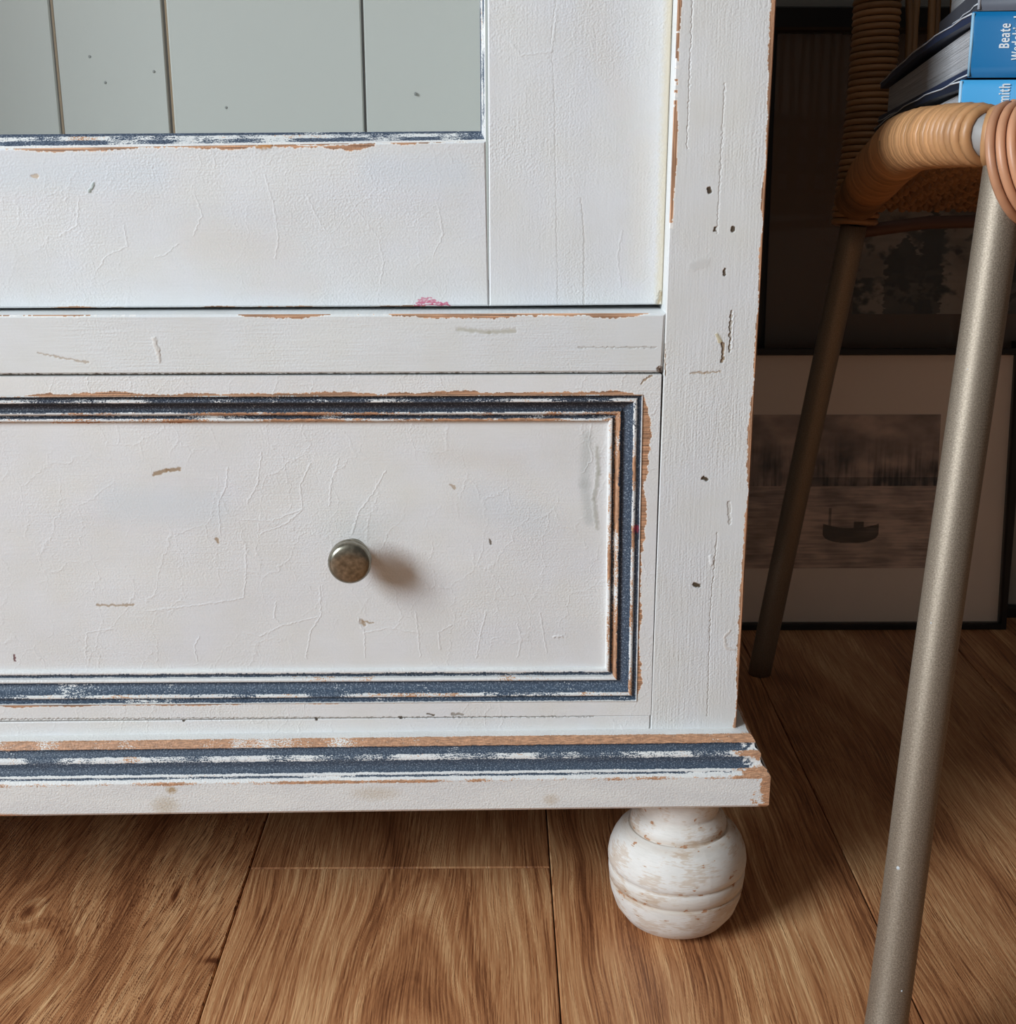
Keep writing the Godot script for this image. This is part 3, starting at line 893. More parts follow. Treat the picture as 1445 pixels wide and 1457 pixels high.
	part("drawer_panel", board([miq[0] + V(-0.002, 0.002), miq[1] + V(0.002, 0.002), miq[2] + V(0.002, -0.002), miq[3] + V(-0.002, -0.002)], zp, zp - 0.008, 0.0, u_drawer), m_drawer, drawer)
	var prof := [V(0.0, 0.0004), V(0.02, 0.0006), V(0.045, -0.0020), V(0.14, -0.0024), V(0.17, -0.0010), V(0.2, -0.0004), V(0.24, -0.0004), V(0.275, -0.0012),
		V(0.3, -0.0030), V(0.36, -0.0046), V(0.43, -0.0056), V(0.5, -0.0061), V(0.57, -0.0061), V(0.6, -0.0054), V(0.635, -0.0044), V(0.69, -0.0044), V(0.73, -0.0052), V(0.76, -0.0074), V(0.85, -0.0077), V(0.87, -0.0056), V(0.97, -0.0058), V(1.0, -0.0085)]
	var mm := [surface(tex.mould_top, 0.5), surface(tex.mould_side, 0.5), surface(tex.mould_bottom, 0.5)]
	part("moulding", moulding(moq[0], moq[1], miq[0], miq[1], prof, 0.375, -0.29, true), mm[0], drawer)
	part("moulding", moulding(moq[1], moq[2], miq[1], miq[2], prof, -0.2, 0.325, false), mm[1], drawer)
	part("moulding", moulding(moq[2], moq[3], miq[2], miq[3], prof, 0.375, -0.29, true), mm[2], drawer)
	part("moulding", moulding(moq[3], moq[0], miq[3], miq[0], prof, 0.2, 0.142, false), mm[1], drawer)
	# knobs: antique brass mushroom knobs, turned about z
	var kp := [V(0.0001, -0.002), V(0.0064, -0.002), V(0.0063, 0.0006), V(0.0056, 0.0018), V(0.0048, 0.004), V(0.0046, 0.008), V(0.0056, 0.0108), V(0.0085, 0.0128), V(0.0103, 0.0142), V(0.0110, 0.0156), V(0.0109, 0.0172), V(0.0104, 0.0181), V(0.0103, 0.0184), V(0.0106, 0.0188), V(0.0111, 0.0198), V(0.0112, 0.0212), V(0.0109, 0.0226), V(0.0100, 0.0238), V(0.0086, 0.0245), V(0.0045, 0.0249), V(0.0001, 0.0250)]
	var m_brass := plain(Color8(150, 138, 106), 0.3, 0.9)
	var kn := noise(171, 0.09, 4)
	var nt := NoiseTexture2D.new()
	nt.noise = kn
	nt.width = 256
	nt.height = 256
	nt.seamless = true
	var gr := Gradient.new()
	gr.set_color(0, Color8(106, 102, 90))
	gr.set_color(1, Color8(176, 171, 156))
	nt.color_ramp = gr
	m_brass.albedo_color = Color.WHITE
	m_brass.albedo_texture = nt
	m_brass.uv1_triplanar = true
	m_brass.uv1_scale = Vector3.ONE * 12.0
	var kmesh := lathe(kp, 64, Basis(Vector3.RIGHT, PI / 2))
	for x in [-0.0772, MIRROR + 0.0772]:
		var k := part("knob", kmesh, m_brass, drawer, "aged brass mushroom knob")
		k.position = Vector3(x, 0.2345, zp)
	# plinth with moulded front, returned round the sides
	var pp := [V(-0.02, 0.1322), V(0.0, 0.1322), V(0.0062, 0.1321), V(0.0076, 0.1316), V(0.0098, 0.1285), V(0.0092, 0.1272), V(0.0096, 0.1252), V(0.0112, 0.1243), V(0.0126, 0.1232), V(0.0128, 0.1216), V(0.0124, 0.1200), V(0.0128, 0.1180), V(0.0138, 0.1164), V(0.0152, 0.1156), V(0.0162, 0.1150), V(0.0160, 0.1142), V(0.0162, 0.1136), V(0.0172, 0.1132), V(0.0180, 0.1118), V(0.0180, 0.0945), V(0.0168, 0.0930), V(-0.02, 0.0930)]
	var path := [V(MIRROR - 0.1306, -0.37), V(MIRROR - 0.1306, 0.0), V(0.1306, 0.0), V(0.1306, -0.37)]
	var outw := [V(-1, 0), V(-1, 1), V(1, 1), V(1, 0)]
	var arc := [0.0]
	for i in range(1, pp.size()):
		arc.append(arc[-1] + pp[i].distance_to(pp[i - 1]))
	var v0: float = arc[1]
	var m_plinth := surface(tex.plinth, 0.52)
	for k in 3:
		st = begin(false)
		for i in pp.size() - 1:
			st.set_smooth_group(-1 if i in [0, 1, 3, 4, 18, 19, 20] else 0)
			for s in 12:
				var c := []
				for q in [[i, s], [i, s + 1], [i + 1, s + 1], [i + 1, s]]:
					# the front's own ends: mitres, eased so that the worn corner is round
					var a: Vector2 = path[k] + outw[k] * pp[q[0]].x * V(0.9 if k == 1 or k == 0 else 0.9, 1.0)
					var b: Vector2 = path[k + 1] + outw[k + 1] * pp[q[0]].x * V(0.9, 1.0)
					var f: float = q[1] / 12.0
					if k == 1:
						var f0 := (0.1475 - 0.42 - a.x) / (b.x - a.x)
						f = f0 * q[1] / 6.0 if q[1] <= 6 else f0 + (1.0 - f0) * (q[1] - 6) / 6.0
					var g := a.lerp(b, f)
					var u := 0.0
					if k == 1:
						u = (g.x - (0.1475 - 0.42)) / 0.42
						u = u if u > 0.0 else -u * 0.7
					else:
						u = 0.4 + f * 0.3
					c.append([Vector3(g.x, pp[q[0]].y, g.y), Vector2(u, clampf((arc[q[0]] - v0) / 0.064, 0.002, 0.998))])
				quad(st, c[0][0], c[1][0], c[2][0], c[3][0], c[0][1], c[1][1], c[2][1], c[3][1])
		part("plinth_moulding", finish(st), m_plinth, cab)
	part("plinth_board", box(Vector3(MIRROR - 0.1106, 0.0935, -0.37), Vector3(0.1106, 0.1312, -0.0202), 0.0), m_raw, cab)
	# bun feet
	var fp := [V(0.0, 0.0), V(0.015, 0.0), V(0.0232, 0.0016), V(0.0302, 0.0058), V(0.0352, 0.0130), V(0.0380, 0.0215), V(0.0389, 0.0272), V(0.0389, 0.0285), V(0.0383, 0.0291), V(0.0391, 0.0300), V(0.0396, 0.0345), V(0.0396, 0.0386), V(0.0389, 0.0396), V(0.0399, 0.0406), V(0.0401, 0.0440), V(0.0393, 0.0490), V(0.0376, 0.0538), V(0.0350, 0.0582), V(0.0318, 0.0616), V(0.0292, 0.0634), V(0.0284, 0.0636), V(0.0279, 0.0631), V(0.0276, 0.0642), V(0.0277, 0.0662), V(0.0268, 0.0688), V(0.0248, 0.0712), V(0.0234, 0.0732), V(0.0227, 0.0738), V(0.0229, 0.0750), V(0.0230, 0.0929)]
	var m_foot := surface(tex.foot, 0.6)
	var fmesh := lathe(fp, 72)
	for c in [V(0.1038, -0.019), V(MIRROR - 0.1038, -0.019), V(0.1038, -0.33), V(MIRROR - 0.1038, -0.33)]:
		var f := part("bun_foot", fmesh, m_foot, cab, "turned bun foot, white over bare wood")
		f.position = Vector3(c.x, 0.0, c.y)
		f.rotation.y = c.x * 9.0 - 0.6

# ---------------------------------------------------------------- chair
func build_chair() -> void:
	var ch := thing("rattan_chair", "rattan chair with sagging woven seat, bronze tube legs and books on it", "chair", Vector3(0.42, 0.0, -0.12))
	var off := Vector3(-0.42, 0.0, 0.12)
	var bronze := plain(Color8(150, 140, 122), 0.54, 0.65)
	var nt := NoiseTexture2D.new()
	nt.noise = noise(203, 0.35, 2)
	nt.width = 512
	nt.height = 512
	nt.seamless = true
	var gr := Gradient.new()
	gr.set_color(0, Color8(118, 106, 92))
	gr.set_color(1, Color8(168, 156, 140))
	gr.set_offset(0, 0.25)
	gr.set_offset(1, 0.75)
	nt.color_ramp = gr
	bronze.albedo_color = Color.WHITE
	bronze.albedo_texture = nt
	bronze.uv1_triplanar = true
	bronze.uv1_scale = Vector3.ONE * 7.0
	var chip := plain(Color8(184, 190, 194), 0.7)
	var cane := stained(0.42)
	# legs
	var front_top := Vector3(0.2290, 0.444, 0.046)
	var p1 := Vector3(0.2182, 0.3585, 0.065)
	var dirn := (p1 - front_top).normalized()
	var foot := Vector3(0.1716, 0.0, 0.149)
	var lp := smooth_path([front_top, p1, Vector3(0.1986, 0.2015, 0.100), Vector3(0.1827, 0.0826 - 0.04, 0.130), foot], 40)
	var legs := []
	for p in lp:
		legs.append(p + off)
	var leg := part("leg", tube(legs, [0.00975], 28), bronze, ch, "bronze metal tube front leg with small chips")
	for cp in [[0.735, 0.0011], [0.865, 0.0006], [0.23, 0.0004], [0.48, 0.0005], [0.935, 0.0006]]:
		var i := int(cp[0] * 40)
		var c: Vector3 = legs[i]
		var toward := (Vector3(0, 0.45, 0.65) + off - c).normalized()
		var sidew := toward.cross(Vector3.UP).normalized() * (0.4 if i % 2 else -0.55)
		var n := (toward + sidew).normalized()
		n = (n - dirn * n.dot(dirn)).normalized()
		var st := begin(false)
		lathe_into(st, [V(0.0, 0.00992), V(cp[1] * 0.7, 0.00985), V(cp[1], 0.0094)], 9, Basis(Quaternion(Vector3.UP, n)), c)
		part("paint_chip", finish(st), chip, leg)
	var bl := [Vector3(0.2232, 0.0, -0.379), Vector3(0.2430, 0.19, -0.356), Vector3(0.2640, 0.38, -0.334)]
	var bpts := []
	for p in smooth_path(bl, 20):
		bpts.append(p + off)
	part("leg", tube(bpts, [0.0096], 24), bronze, ch)
	# the two right hand legs
	var mid := 0.425
	var mirror := func(p: Vector3) -> Vector3: return Vector3(2.0 * mid - p.x, p.y, p.z)
	var rl := []
	for p in lp:
		rl.append(mirror.call(p) + off)
	part("leg", tube(rl, [0.00975], 24), bronze, ch)
	rl = []
	for p in smooth_path(bl, 20):
		rl.append(mirror.call(p) + off)
	part("leg", tube(rl, [0.0096], 24), bronze, ch)
	# foot caps
	# side rails, wrapped
	var tan0 := lin(188, 140, 96)
	var tan1 := lin(176, 122, 76)
	var dark := lin(136, 98, 66)
	var rail := [Vector3(0.2290, 0.4440, 0.0475), Vector3(0.2190, 0.4462, 0.0405), Vector3(0.2150, 0.4455, 0.0), Vector3(0.2200, 0.4420, -0.07), Vector3(0.2345, 0.4325, -0.15), Vector3(0.2470, 0.4200, -0.225), Vector3(0.2590, 0.4060, -0.295), Vector3(0.2640, 0.3980, -0.33)]
	for s in [0, 1]:
		var pts := []
		for p in smooth_path(rail, 160):
			pts.append((mirror.call(p) if s else p) + off)
		var st := begin(false)
		var cols := []
		for i in pts.size():
			cols.append(lin(128, 90, 58) if i > 8 else lin(150, 148, 146))
		tube_into(st, pts, [0.0100], 14, cols)
		var half := pts.slice(2, 53)
		wrap_into(st, half, 0.0112, 0.0134, 0.0026, 0.0050, 0.0050, tan0, tan0, 301 + s)
		wrap_into(st, pts.slice(52, 128), 0.0138, 0.0152, 0.0025, 0.0048, 0.0046, tan0, tan1, 311 + s)
		wrap_into(st, pts.slice(127), 0.0138, 0.0144, 0.0023, 0.0044, 0.0044, dark, dark, 321 + s)
		part("seat_rail", finish(st), cane, ch, "rail wound with honey coloured cane")
	# front rail with thick loops at the corner
	var fr := [front_top + Vector3(-0.002, -0.001, -0.004), Vector3(0.262, 0.4455, 0.076), Vector3(0.33, 0.447, 0.108), Vector3(0.425, 0.448, 0.118)]
	var right_half := []
	for k in [2, 1, 0]:
		right_half.append(mirror.call(fr[k]))
	var fpts := []
	for p in smooth_path(fr + right_half, 120):
		fpts.append(p + off)
	var stf := begin(false)
	var fcols := []
	for i in fpts.size():
		fcols.append(lin(150, 148, 146))
	tube_into(stf, fpts, [0.0098], 16, fcols)
	wrap_into(stf, fpts.slice(18, 103), 0.0118, 0.0118, 0.0017, 0.0034, 0.0034, tan0, tan0, 331)
	part("front_rail", finish(stf), cane, ch)
	for s in [0, 1]:
		for k in 8:
			var c := Vector3(0.2318, 0.4338, 0.0515) + Vector3(0.62, 0.28, 0.73) * 0.0047 * k - Vector3(0, 0.0004 * k, 0)
			var n := Vector3(0.62, 0.28, 0.73).normalized()
			var r := 0.0258 - 0.0008 * k
			var e1 := Vector3.UP - n * n.dot(Vector3.UP)
			e1 = e1.normalized()
			var e2 := n.cross(e1)
			var ring := []
			var cols := []
			var rng := RandomNumberGenerator.new()
			rng.seed = 400 + k
			var tone := rng.randf_range(0.85, 1.15)
			for i in 49:
				var a := TAU * i / 48.0
				var p := c + (e1 * cos(a) * r * 1.02 + e2 * sin(a) * r * 0.9) + n * 0.002 * a / TAU
				ring.append((mirror.call(p) if s else p) + off)
				var col := lin(182, 132, 100) * (tone + rng.randf_range(-0.06, 0.06))
				col.a = 1.0
				cols.append(col)
			var st := begin(false)
			tube_into(st, ring, [0.00215], 10, cols)
			part("cane_loop", finish(st), cane, ch)
	# back uprights, wrapped, and the top of the back
	var up := [Vector3(0.2640, 0.380, -0.334), Vector3(0.2685, 0.425, -0.338), Vector3(0.2715, 0.47, -0.343), Vector3(0.2730, 0.54, -0.350), Vector3(0.2740, 0.66, -0.368), Vector3(0.30, 0.74, -0.38), Vector3(0.425, 0.765, -0.40)]
	var upr := []
	for k in [5, 4, 3, 2, 1, 0]:
		upr.append(mirror.call(up[k]))
	var upts := []
	for p in smooth_path(up + upr, 320):
		upts.append(p + off)
	var stu := begin(false)
	var ucols := []
	for i in upts.size():
		ucols.append(lin(110, 78, 52))
	tube_into(stu, upts, [0.0125], 14, ucols)
	wrap_into(stu, upts, 0.0150, 0.0150, 0.0023, 0.0047, 0.0047, lin(160, 118, 80), lin(160, 118, 80), 341)
	part("back_frame", finish(stu), cane, ch, "hooped back frame wound with brown cane")
	# stretcher under the back of the seat
	part("stretcher", tube([Vector3(0.262, 0.374, -0.336) + off, Vector3(0.33, 0.379, -0.372) + off, Vector3(0.425, 0.380, -0.386) + off, Vector3(0.52, 0.379, -0.372) + off, Vector3(0.588, 0.374, -0.336) + off], [0.0050], 14), plain(Color8(88, 58, 46), 0.5), ch, "dark reddish brown stretcher")
	# woven seat
	var sts := begin(false)
	var depth := func(z: float) -> float:
		var f := clampf((0.04 - z) / 0.37, 0.0, 1.0)
		return 0.4375 - 0.004 * f - 0.040 * f * f
	var rng2 := RandomNumberGenerator.new()
	rng2.seed = 777
	for k in 46:
		var pts := []
		var cols := []
		var tone := rng2.randf_range(0.7, 1.2)
		for i in 67:
			var z := 0.048 - 0.378 * i / 66.0
			var xa := lerpf(0.230, 0.268, clampf((0.0 - z) / 0.33, 0.0, 1.0))
			var xs := lerpf(xa, 2.0 * mid - xa, k / 45.0)
			pts.append(Vector3(xs + 0.0016 * sin(i * 1.3 + k), depth.call(z) + 0.0024 * (1.0 if (i + k) % 2 else -1.0), z) + off)
			var col := lin(158, 116, 78) * tone
			col.a = 1.0
			cols.append(col)
		tube_into(sts, pts, [0.0028], 6, cols)
	for i in 34:
		var z := 0.045 - 0.372 * i / 33.0
		var pts := []
		var cols := []
		var xa := lerpf(0.228, 0.268, clampf((0.0 - z) / 0.33, 0.0, 1.0))
		for k in 47:
			pts.append(Vector3(xa + (2.0 * (mid - xa)) * k / 46.0, depth.call(z) + 0.0024 * (1.0 if (i + k) % 2 else -1.0), z) + off)
			cols.append(lin(140, 100, 66))
		tube_into(sts, pts, [0.0024], 6, cols)
	part("woven_seat", finish(sts), cane, ch, "seat woven of twisted cane").set_meta("kind", "stuff")
	# back: upright canes
	for k in 30:
		var x := 0.292 + 0.266 * k / 29.0
		var rng := RandomNumberGenerator.new()
		rng.seed = 900 + k
		var pts := []
		var cols := []
		var tone := rng.randf_range(0.75, 1.25)
		for i in 15:
			var f := i / 14.0
			var bow := 0.045 * sin((x - 0.26) / 0.33 * PI)
			pts.append(Vector3(x + (0.5 - f) * 0.012 * (1.0 if k % 2 else -0.4) + rng.randf_range(-0.001, 0.001), 0.40 + f * 0.345, -0.338 - f * 0.045 - bow + (0.003 if k % 2 else -0.003)) + off)
			var col := lin(150, 112, 76) * tone
			col.a = 1.0
			cols.append(col)
		var st := begin(false)
		tube_into(st, pts, [0.0028], 8, cols)
		part("back_cane", finish(st), cane, ch)

# ---------------------------------------------------------------- books
# local frame: +x along the spine, +y up, -z from the spine to the fore edge; origin at the bottom of the spine's left end
func build_book(called: String, label: String, at: Vector3, ex: Vector3, back: Vector3, long: float, deep: float, thick: float, thin: float, spine_c: Color, board_c: Color, t := 0.0042) -> Node3D:
	var b := thing(called, label, "book", at)
	var ez := -back.normalized()
	var ey := ez.cross(ex).normalized()
	b.basis = Basis(ex.normalized(), ey, ez.normalized()).orthonormalized()
	var paper := surface(tex.pages, 0.8, 0.1)
	var mb := plain(board_c, 0.45)
	var edge := plain(Color8(206, 210, 216), 0.7)
	# boards: wedge, slightly curled at the far corner
	for s in [0, 1]:
		var st := begin()
		var n := 10
		for i in n:
			var f0 := float(i) / n
			var f1 := float(i + 1) / n
			var c := []
			for f in [f0, f1]:
				var yb := 0.0 if s == 0 else lerpf(thick, thin, f) - t + 0.0032 * sin(f * PI)
				for x in [0.0, long]:
					for dy in [0.0, t]:
						c.append(Vector3(x, yb + dy, -f * deep))
			var mid: Vector3 = (c[0] + c[7]) * 0.5
			for q in [[0, 2, 6, 4], [1, 3, 7, 5], [0, 1, 5, 4], [2, 3, 7, 6]]:
				quad_out(st, mid, [c[q[0]], c[q[1]], c[q[2]], c[q[3]]], [Vector2.ZERO, Vector2.ZERO, Vector2.ZERO, Vector2.ZERO])
			if i == 0:
				quad_out(st, mid, [c[0], c[1], c[3], c[2]], [Vector2.ZERO, Vector2.ZERO, Vector2.ZERO, Vector2.ZERO])
			if i == n - 1:
				quad_out(st, mid, [c[4], c[5], c[7], c[6]], [Vector2.ZERO, Vector2.ZERO, Vector2.ZERO, Vector2.ZERO])
		part("cover_board", finish(st), mb, b)
	# jacket edges rubbed white
	for s in [0, 1]:
		var pts := []
		for i in 13:
			var f := i / 12.0
			pts.append(Vector3(-0.0003, (t * 0.3 if s == 0 else lerpf(thick, thin, f) - t * 0.2 + 0.0032 * sin(f * PI)) + 0.0004 * sin(i * 2.1), -f * deep))
		part("jacket_edge", tube(pts, [0.00038], 6), edge, b, "rubbed white edge of the jacket")
	# pages
	var stp := begin()
	var inx := 0.0045
	var pc := []
	for f in [0.012, 1.0 - 0.006 / deep]:
		for x in [inx, long - inx]:
			pc.append(Vector3(x, t, -f * deep))
			pc.append(Vector3(x, lerpf(thick, thin, f) - t, -f * deep))
	var pm: Vector3 = (pc[0] + pc[7]) * 0.5
	var uvq := [Vector2(0, 1), Vector2(0, 0), Vector2(1, 0), Vector2(1, 1)]
	quad_out(stp, pm, [pc[0], pc[1], pc[5], pc[4]], uvq)
	quad_out(stp, pm, [pc[2], pc[3], pc[7], pc[6]], uvq)
	quad_out(stp, pm, [pc[4], pc[5], pc[7], pc[6]], uvq)
	quad_out(stp, pm, [pc[0], pc[1], pc[3], pc[2]], uvq)
	quad_out(stp, pm, [pc[0], pc[2], pc[6], pc[4]], uvq)
	quad_out(stp, pm, [pc[1], pc[3], pc[7], pc[5]], uvq)
	part("page_block", finish(stp), paper, b, "cream page edges")
	# spine, softly rounded
	var sts := begin(false)
	var m := 12
	for i in m:
		var p := []
		for k in [i, i + 1]:
			var f := float(k) / m
			var bulge := 0.0016 * pow(sin(f * PI), 0.35)
			p.append(Vector2(f * thick, bulge))
		quad(sts, Vector3(0, p[0].x, p[0].y), Vector3(0, p[1].x, p[1].y), Vector3(long, p[1].x, p[1].y), Vector3(long, p[0].x, p[0].y))
		quad(sts, Vector3(0, p[0].x, 0), Vector3(0, p[1].x, 0), Vector3(0, p[1].x, p[1].y), Vector3(0, p[0].x, p[0].y))
	part("spine", finish(sts), plain(spine_c, 0.3), b)
	part("jacket_edge", tube([Vector3(0.0003, 0.0006, 0.0004), Vector3(0.0002, thick * 0.5, 0.0012), Vector3(0.0003, thick - 0.0006, 0.0004)], [0.0008], 8), plain(spine_c.lerp(Color8(226, 234, 244), 0.62), 0.5), b, "pale rubbed fold of the jacket")
	return b

func letter(b: Node3D, text: String, size: float, at: Vector3) -> void:
	var tm := TextMesh.new()
	var sf := SystemFont.new()
	sf.font_names = PackedStringArray(["Droid Sans"])
	sf.font_weight = 700
	tm.font = sf
	tm.text = text
	tm.font_size = 32
	tm.pixel_size = size / 32.0
	tm.depth = 0.0002
	tm.horizontal_alignment = HORIZONTAL_ALIGNMENT_LEFT
	var o := part("lettering", tm, plain(Color8(236, 240, 244), 0.5), b, "white lettering on the spine")
	o.rotation.z = PI / 2
	o.scale = Vector3(0.64, 1.0, 1.0)
	o.position = at

func build_books() -> void:
	var ex := Vector3(0.994, 0.0, 0.108).normalized()
	var back := Vector3(0.026, -0.0205, -0.24)
	var b2 := build_book("book", "pale blue spined book with navy boards, lowest of the stack on the rattan chair", Vector3(0.2185, 0.4440, 0.0060), ex, back, 0.30, 0.232, 0.0272, 0.0250, Color8(62, 148, 198), Color8(30, 40, 58))
	letter(b2, "Smith", 0.0064, Vector3(0.0203, 0.0140, 0.0017))
	var b1 := build_book("book", "deep blue spined book, between the pale blue and the grey book on the chair", Vector3(0.2228, 0.4722, 0.0015), ex, back, 0.30, 0.240, 0.0296, 0.0258, Color8(4, 98, 148), Color8(46, 57, 84))
	letter(b1, "Beate", 0.0064, Vector3(0.0152, 0.0127, 0.0017))
	letter(b1, "Wedekind", 0.0064, Vector3(0.0212, 0.0077, 0.0017))
	build_book("book", "grey covered smaller book, topmost of the stack on the rattan chair", Vector3(0.2262, 0.5022, -0.0030), Vector3(0.99, 0.0, 0.14).normalized(), Vector3(0.016, -0.0082, -0.096), 0.21, 0.100, 0.038, 0.036, Color8(84, 88, 98), Color8(74, 76, 84), 0.0105)

# ---------------------------------------------------------------- pictures leaning on the wall
# origin bottom centre; width, height over the frame
func build_picture(label: String, at: Vector3, turn: float, lean: float, w: float, h: float, bar: float, deep: float, mat_c: Color, image, print_rect: Rect2, print_label: String) -> Node3D:
	var p := thing("picture_frame", label, "picture", at)
	p.basis = Basis(Vector3.UP, turn) * Basis(Vector3.RIGHT, -lean)
	var black := plain(Color8(16, 15, 15), 0.38)
	var o := [V(-w / 2, h), V(w / 2, h), V(w / 2, 0), V(-w / 2, 0)]
	var i := [V(-w / 2 + bar, h - bar), V(w / 2 - bar, h - bar), V(w / 2 - bar, bar), V(-w / 2 + bar, bar)]
	var prof := [V(0.0, -deep), V(0.0, -0.001), V(0.06, 0.0), V(0.8, 0.0), V(0.9, -0.001), V(1.0, -0.003), V(1.0, -deep)]
	for k in 4:
		var j := (k + 1) % 4
		var st := begin()
		for q in prof.size() - 1:
			var a0: Vector2 = o[k].lerp(i[k], prof[q].x)
			var b0: Vector2 = o[j].lerp(i[j], prof[q].x)
			var a1: Vector2 = o[k].lerp(i[k], prof[q + 1].x)
			var b1: Vector2 = o[j].lerp(i[j], prof[q + 1].x)
			quad(st, Vector3(a0.x, a0.y, prof[q].y), Vector3(b0.x, b0.y, prof[q].y), Vector3(b1.x, b1.y, prof[q + 1].y), Vector3(a1.x, a1.y, prof[q + 1].y))
		part("frame_bar", finish(st), black, p)
	var card := plain(mat_c, 0.85)
	part("mount", box(Vector3(-w / 2 + bar * 0.8, bar * 0.8, -deep + 0.001), Vector3(w / 2 - bar * 0.8, h - bar * 0.8, -deep * 0.55)), card, p, "card mount")
	var pr := print_rect
	part("print", board(rect(pr.position.x, pr.position.y, pr.end.x, pr.end.y), -deep * 0.55 + 0.0006, -deep * 0.55 - 0.0004, 0.0, pr), image, p, print_label)
	part("glass_pane", box(Vector3(-w / 2 + bar * 0.9, bar * 0.9, -0.0052), Vector3(w / 2 - bar * 0.9, h - bar * 0.9, -0.0034)), glazing(0.28), p)
	return p

func build_pictures() -> void:
	var m1 := StandardMaterial3D.new()
	m1.albedo_texture = tex.harbour[0]
	m1.roughness = 0.8
	var m2 := StandardMaterial3D.new()
	m2.albedo_texture = tex.town[0]
	m2.roughness = 0.8
	# in front: harbour etching
	build_picture("black framed harbour print of a rowing boat in a pale mount", Vector3(0.297, 0.0, -0.478), 0.0, 0.125, 0.352, 0.2605, 0.0062, 0.014, Color8(248, 230, 216), m1, Rect2(-0.10, 0.0575, 0.2065, 0.143), "sepia print of a harbour with a rowing boat")
	# behind it: large town sketch
	build_picture("large black framed town sketch in a dark mount, standing behind the harbour print", Vector3(0.499, 0.0, -0.523), 0.0, 0.07, 0.55, 0.552, 0.0215, 0.02, Color8(92, 68, 52), m2, Rect2(-0.172, 0.285, 0.35, 0.145), "smudged dark sketch of a waterside town")
	# right: coast photograph
	var sea := plain(Color8(46, 50, 62), 0.6)
	var pc := build_picture("black framed dark sea picture with a white lower mount, right of the harbour print", Vector3(0.62, 0.0, -0.508), 0.0, 0.085, 0.292, 0.262, 0.012, 0.013, Color8(176, 172, 164), sea, Rect2(-0.125, 0.112, 0.25, 0.13), "dark blue grey sea picture")
	part("border_strip", box(Vector3(-0.125, 0.096, -0.0072), Vector3(0.125, 0.112, -0.0064)), plain(Color8(222, 222, 222), 0.8), pc, "white border strip under the picture")

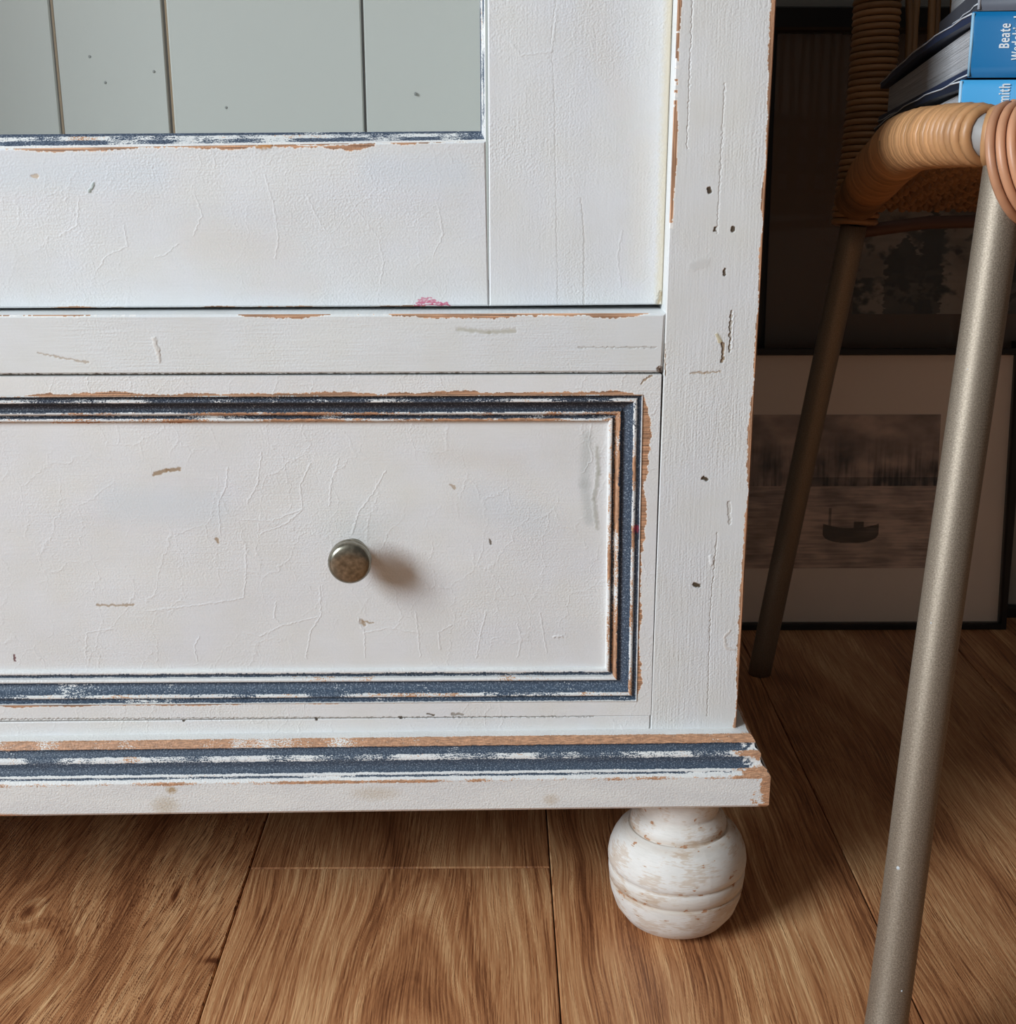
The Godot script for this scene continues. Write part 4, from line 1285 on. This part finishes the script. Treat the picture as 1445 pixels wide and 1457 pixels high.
# ---------------------------------------------------------------- room
func build_room() -> void:
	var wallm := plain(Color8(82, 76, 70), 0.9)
	var x0 := -1.8
	var x1 := 1.7
	var z0 := -0.6
	var z1 := 2.7
	var top := 2.45
	var t := 0.15
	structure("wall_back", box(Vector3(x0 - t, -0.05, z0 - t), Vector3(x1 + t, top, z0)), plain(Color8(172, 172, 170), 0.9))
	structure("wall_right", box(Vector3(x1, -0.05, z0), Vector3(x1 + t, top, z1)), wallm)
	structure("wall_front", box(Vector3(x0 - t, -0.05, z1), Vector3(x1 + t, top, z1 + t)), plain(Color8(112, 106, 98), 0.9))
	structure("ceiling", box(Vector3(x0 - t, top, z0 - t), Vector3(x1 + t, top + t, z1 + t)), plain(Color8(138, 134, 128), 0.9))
	# left wall with a window opening
	var wz0 := 0.9
	var wz1 := 2.1
	var wy0 := 0.80
	var wy1 := 1.96
	var st := begin()
	box_into(st, Vector3(x0 - t, -0.05, z0), Vector3(x0, wy0, z1))
	box_into(st, Vector3(x0 - t, wy1, z0), Vector3(x0, top, z1))
	box_into(st, Vector3(x0 - t, wy0, z0), Vector3(x0, wy1, wz0))
	box_into(st, Vector3(x0 - t, wy0, wz1), Vector3(x0, wy1, z1))
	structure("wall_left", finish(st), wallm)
	st = begin()
	var fx0 := x0 - 0.1
	var fx1 := x0 - 0.05
	for b in [[wy0, wy0 + 0.05, wz0, wz1], [wy1 - 0.05, wy1, wz0, wz1], [wy0 + 0.05, wy1 - 0.05, wz0, wz0 + 0.05], [wy0 + 0.05, wy1 - 0.05, wz1 - 0.05, wz1], [wy0 + 0.05, wy1 - 0.05, (wz0 + wz1) / 2 - 0.02, (wz0 + wz1) / 2 + 0.02]]:
		box_into(st, Vector3(fx0, b[0], b[2]), Vector3(fx1, b[1], b[3]), 0.004)
	var win := structure("window_1", finish(st), plain(Color8(232, 232, 230), 0.5))
	part("glass_pane", box(Vector3(fx0 + 0.02, wy0 + 0.05, wz0 + 0.05), Vector3(fx0 + 0.026, wy1 - 0.05, wz1 - 0.05)), glazing(), win)
	part("window_sill", box(Vector3(x0 - 0.05, wy0 - 0.025, wz0 - 0.04), Vector3(x0 + 0.05, wy0, wz1 + 0.04), 0.006), plain(Color8(228, 228, 225), 0.5), win)
	# oak boards running away from the camera
	var floor_node := Node3D.new()
	floor_node.name = "floor"
	floor_node.set_meta("kind", "structure")
	add_child(floor_node)
	part("subfloor", box(Vector3(x0, -0.05, z0), Vector3(x1, -0.0125, z1)), plain(Color8(40, 26, 18), 0.95), floor_node)
	var mats := [surface(tex.oak_arch, 0.42, 0.1, 0.45), surface(tex.oak_knot, 0.42, 0.1, 0.45), surface(tex.oak_plain, 0.42, 0.1, 0.45), surface(tex.oak_dark, 0.42, 0.1, 0.45)]
	var rng := RandomNumberGenerator.new()
	rng.seed = 5
	var col := -9
	while true:
		var xa := maxf(-0.158 + 0.19 * col, x0)
		var xb := minf(-0.158 + 0.19 * (col + 1), x1)
		if xa >= x1:
			break
		if xb - xa > 0.01:
			var start := z0 - rng.randf() * 1.0
			if col == 0:
				start = -0.0757 - 1.28
			elif col == -1:
				start = 0.34 - 1.28
			elif col == 1:
				start = 0.42 - 1.28
			elif col == 2:
				start = 0.66 - 1.28
			elif col == 3:
				start = 0.3 - 1.28
			var z := start
			var n := 0
			while z < z1:
				var za := maxf(z, z0)
				var zb := minf(z + 1.28, z1)
				if zb - za > 0.01:
					var pick := rng.randi() % 4
					var vo := rng.randf()
					if col == 0 and n == 1:
						pick = 0
						vo = 0.30
					elif col == 0:
						pick = 3
						vo = 0.0
					elif col == -1 and n == 0:
						pick = 1
						vo = (0.317 - (-0.029 - za)) / 0.64
					elif col == 1:
						pick = 2
						vo = -0.1
					elif col == 2:
						pick = 3 if n == 0 else 2
						vo = -0.1
					elif col == 3:
						pick = 2
						vo = -0.13
					plank(floor_node, mats[pick], xa, xb, za, zb, vo, -0.158 + 0.19 * col)
				z += 1.28
				n += 1
		col += 1

func plank(parent: Node3D, m: Material, xa: float, xb: float, za: float, zb: float, vo: float, ox: float) -> void:
	var st := begin()
	var g := 0.0004
	var bv := 0.0007
	var x := [xa + g, xa + g + bv, xb - g - bv, xb - g]
	var z := [za + g, za + g + bv, zb - g - bv, zb - g]
	var f := func(i: int, j: int, y: float) -> Vector3: return Vector3(x[i], y, z[j])
	var uv := func(i: int, j: int) -> Vector2: return Vector2((x[i] - ox) / 0.19, (z[j] - za) / 0.64 + vo)
	var mid := Vector3((xa + xb) / 2, -0.006, (za + zb) / 2)
	quad_out(st, mid, [f.call(1, 1, 0.0), f.call(2, 1, 0.0), f.call(2, 2, 0.0), f.call(1, 2, 0.0)], [uv.call(1, 1), uv.call(2, 1), uv.call(2, 2), uv.call(1, 2)])
	var o := [[0, 0], [3, 0], [3, 3], [0, 3]]
	var n := [[1, 1], [2, 1], [2, 2], [1, 2]]
	for k in 4:
		var j := (k + 1) % 4
		quad_out(st, mid, [f.call(n[k][0], n[k][1], 0.0), f.call(n[j][0], n[j][1], 0.0), f.call(o[j][0], o[j][1], -bv), f.call(o[k][0], o[k][1], -bv)], [uv.call(n[k][0], n[k][1]), uv.call(n[j][0], n[j][1]), uv.call(n[j][0], n[j][1]), uv.call(n[k][0], n[k][1])])
		quad_out(st, mid, [f.call(o[k][0], o[k][1], -bv), f.call(o[j][0], o[j][1], -bv), f.call(o[j][0], o[j][1], -0.012), f.call(o[k][0], o[k][1], -0.012)], [uv.call(o[k][0], o[k][1]), uv.call(o[j][0], o[j][1]), uv.call(o[j][0], o[j][1]), uv.call(o[k][0], o[k][1])])
	part("plank", finish(st), m, parent)

func _ready() -> void:
	# camera
	var cam := Camera3D.new()
	cam.name = "camera"
	add_child(cam)
	cam.position = Vector3(0.0, 0.45, 0.65)
	cam.rotation = Vector3(-deg_to_rad(16.5144), -deg_to_rad(0.4181), 0.0)
	cam.fov = 42.987
	cam.near = 0.02
	cam.far = 40.0
	cam.current = true
	# sky
	var we := WorldEnvironment.new()
	we.name = "environment"
	var env := Environment.new()
	env.background_mode = Environment.BG_SKY
	var sky := Sky.new()
	var sm := ProceduralSkyMaterial.new()
	sm.sky_top_color = Color(0.55, 0.66, 0.82)
	sm.sky_horizon_color = Color(0.80, 0.85, 0.90)
	sm.ground_horizon_color = Color(0.55, 0.55, 0.52)
	sm.ground_bottom_color = Color(0.3, 0.3, 0.28)
	sm.sky_energy_multiplier = 1.0
	sky.sky_material = sm
	env.sky = sky
	env.tonemap_mode = Environment.TONE_MAPPER_LINEAR
	env.tonemap_exposure = 1.0
	env.sdfgi_enabled = true
	env.ssao_enabled = true
	env.ssil_enabled = true
	we.environment = env
	add_child(we)
	# daylight entering by the window on the left
	var al := AreaLight3D.new()
	al.name = "window_daylight"
	al.area_size = Vector2(1.1, 1.1)
	al.light_color = Color(0.93, 0.97, 1.0)
	al.light_energy = 10.7
	al.shadow_enabled = true
	al.set("area_range", 8.0)
	add_child(al)
	al.position = Vector3(-1.84, 1.38, 1.5)
	al.rotation = Vector3(0, -PI / 2, 0)
	make_textures()
	build_room()
	build_cabinet()
	build_chair()
	build_books()
	build_pictures()
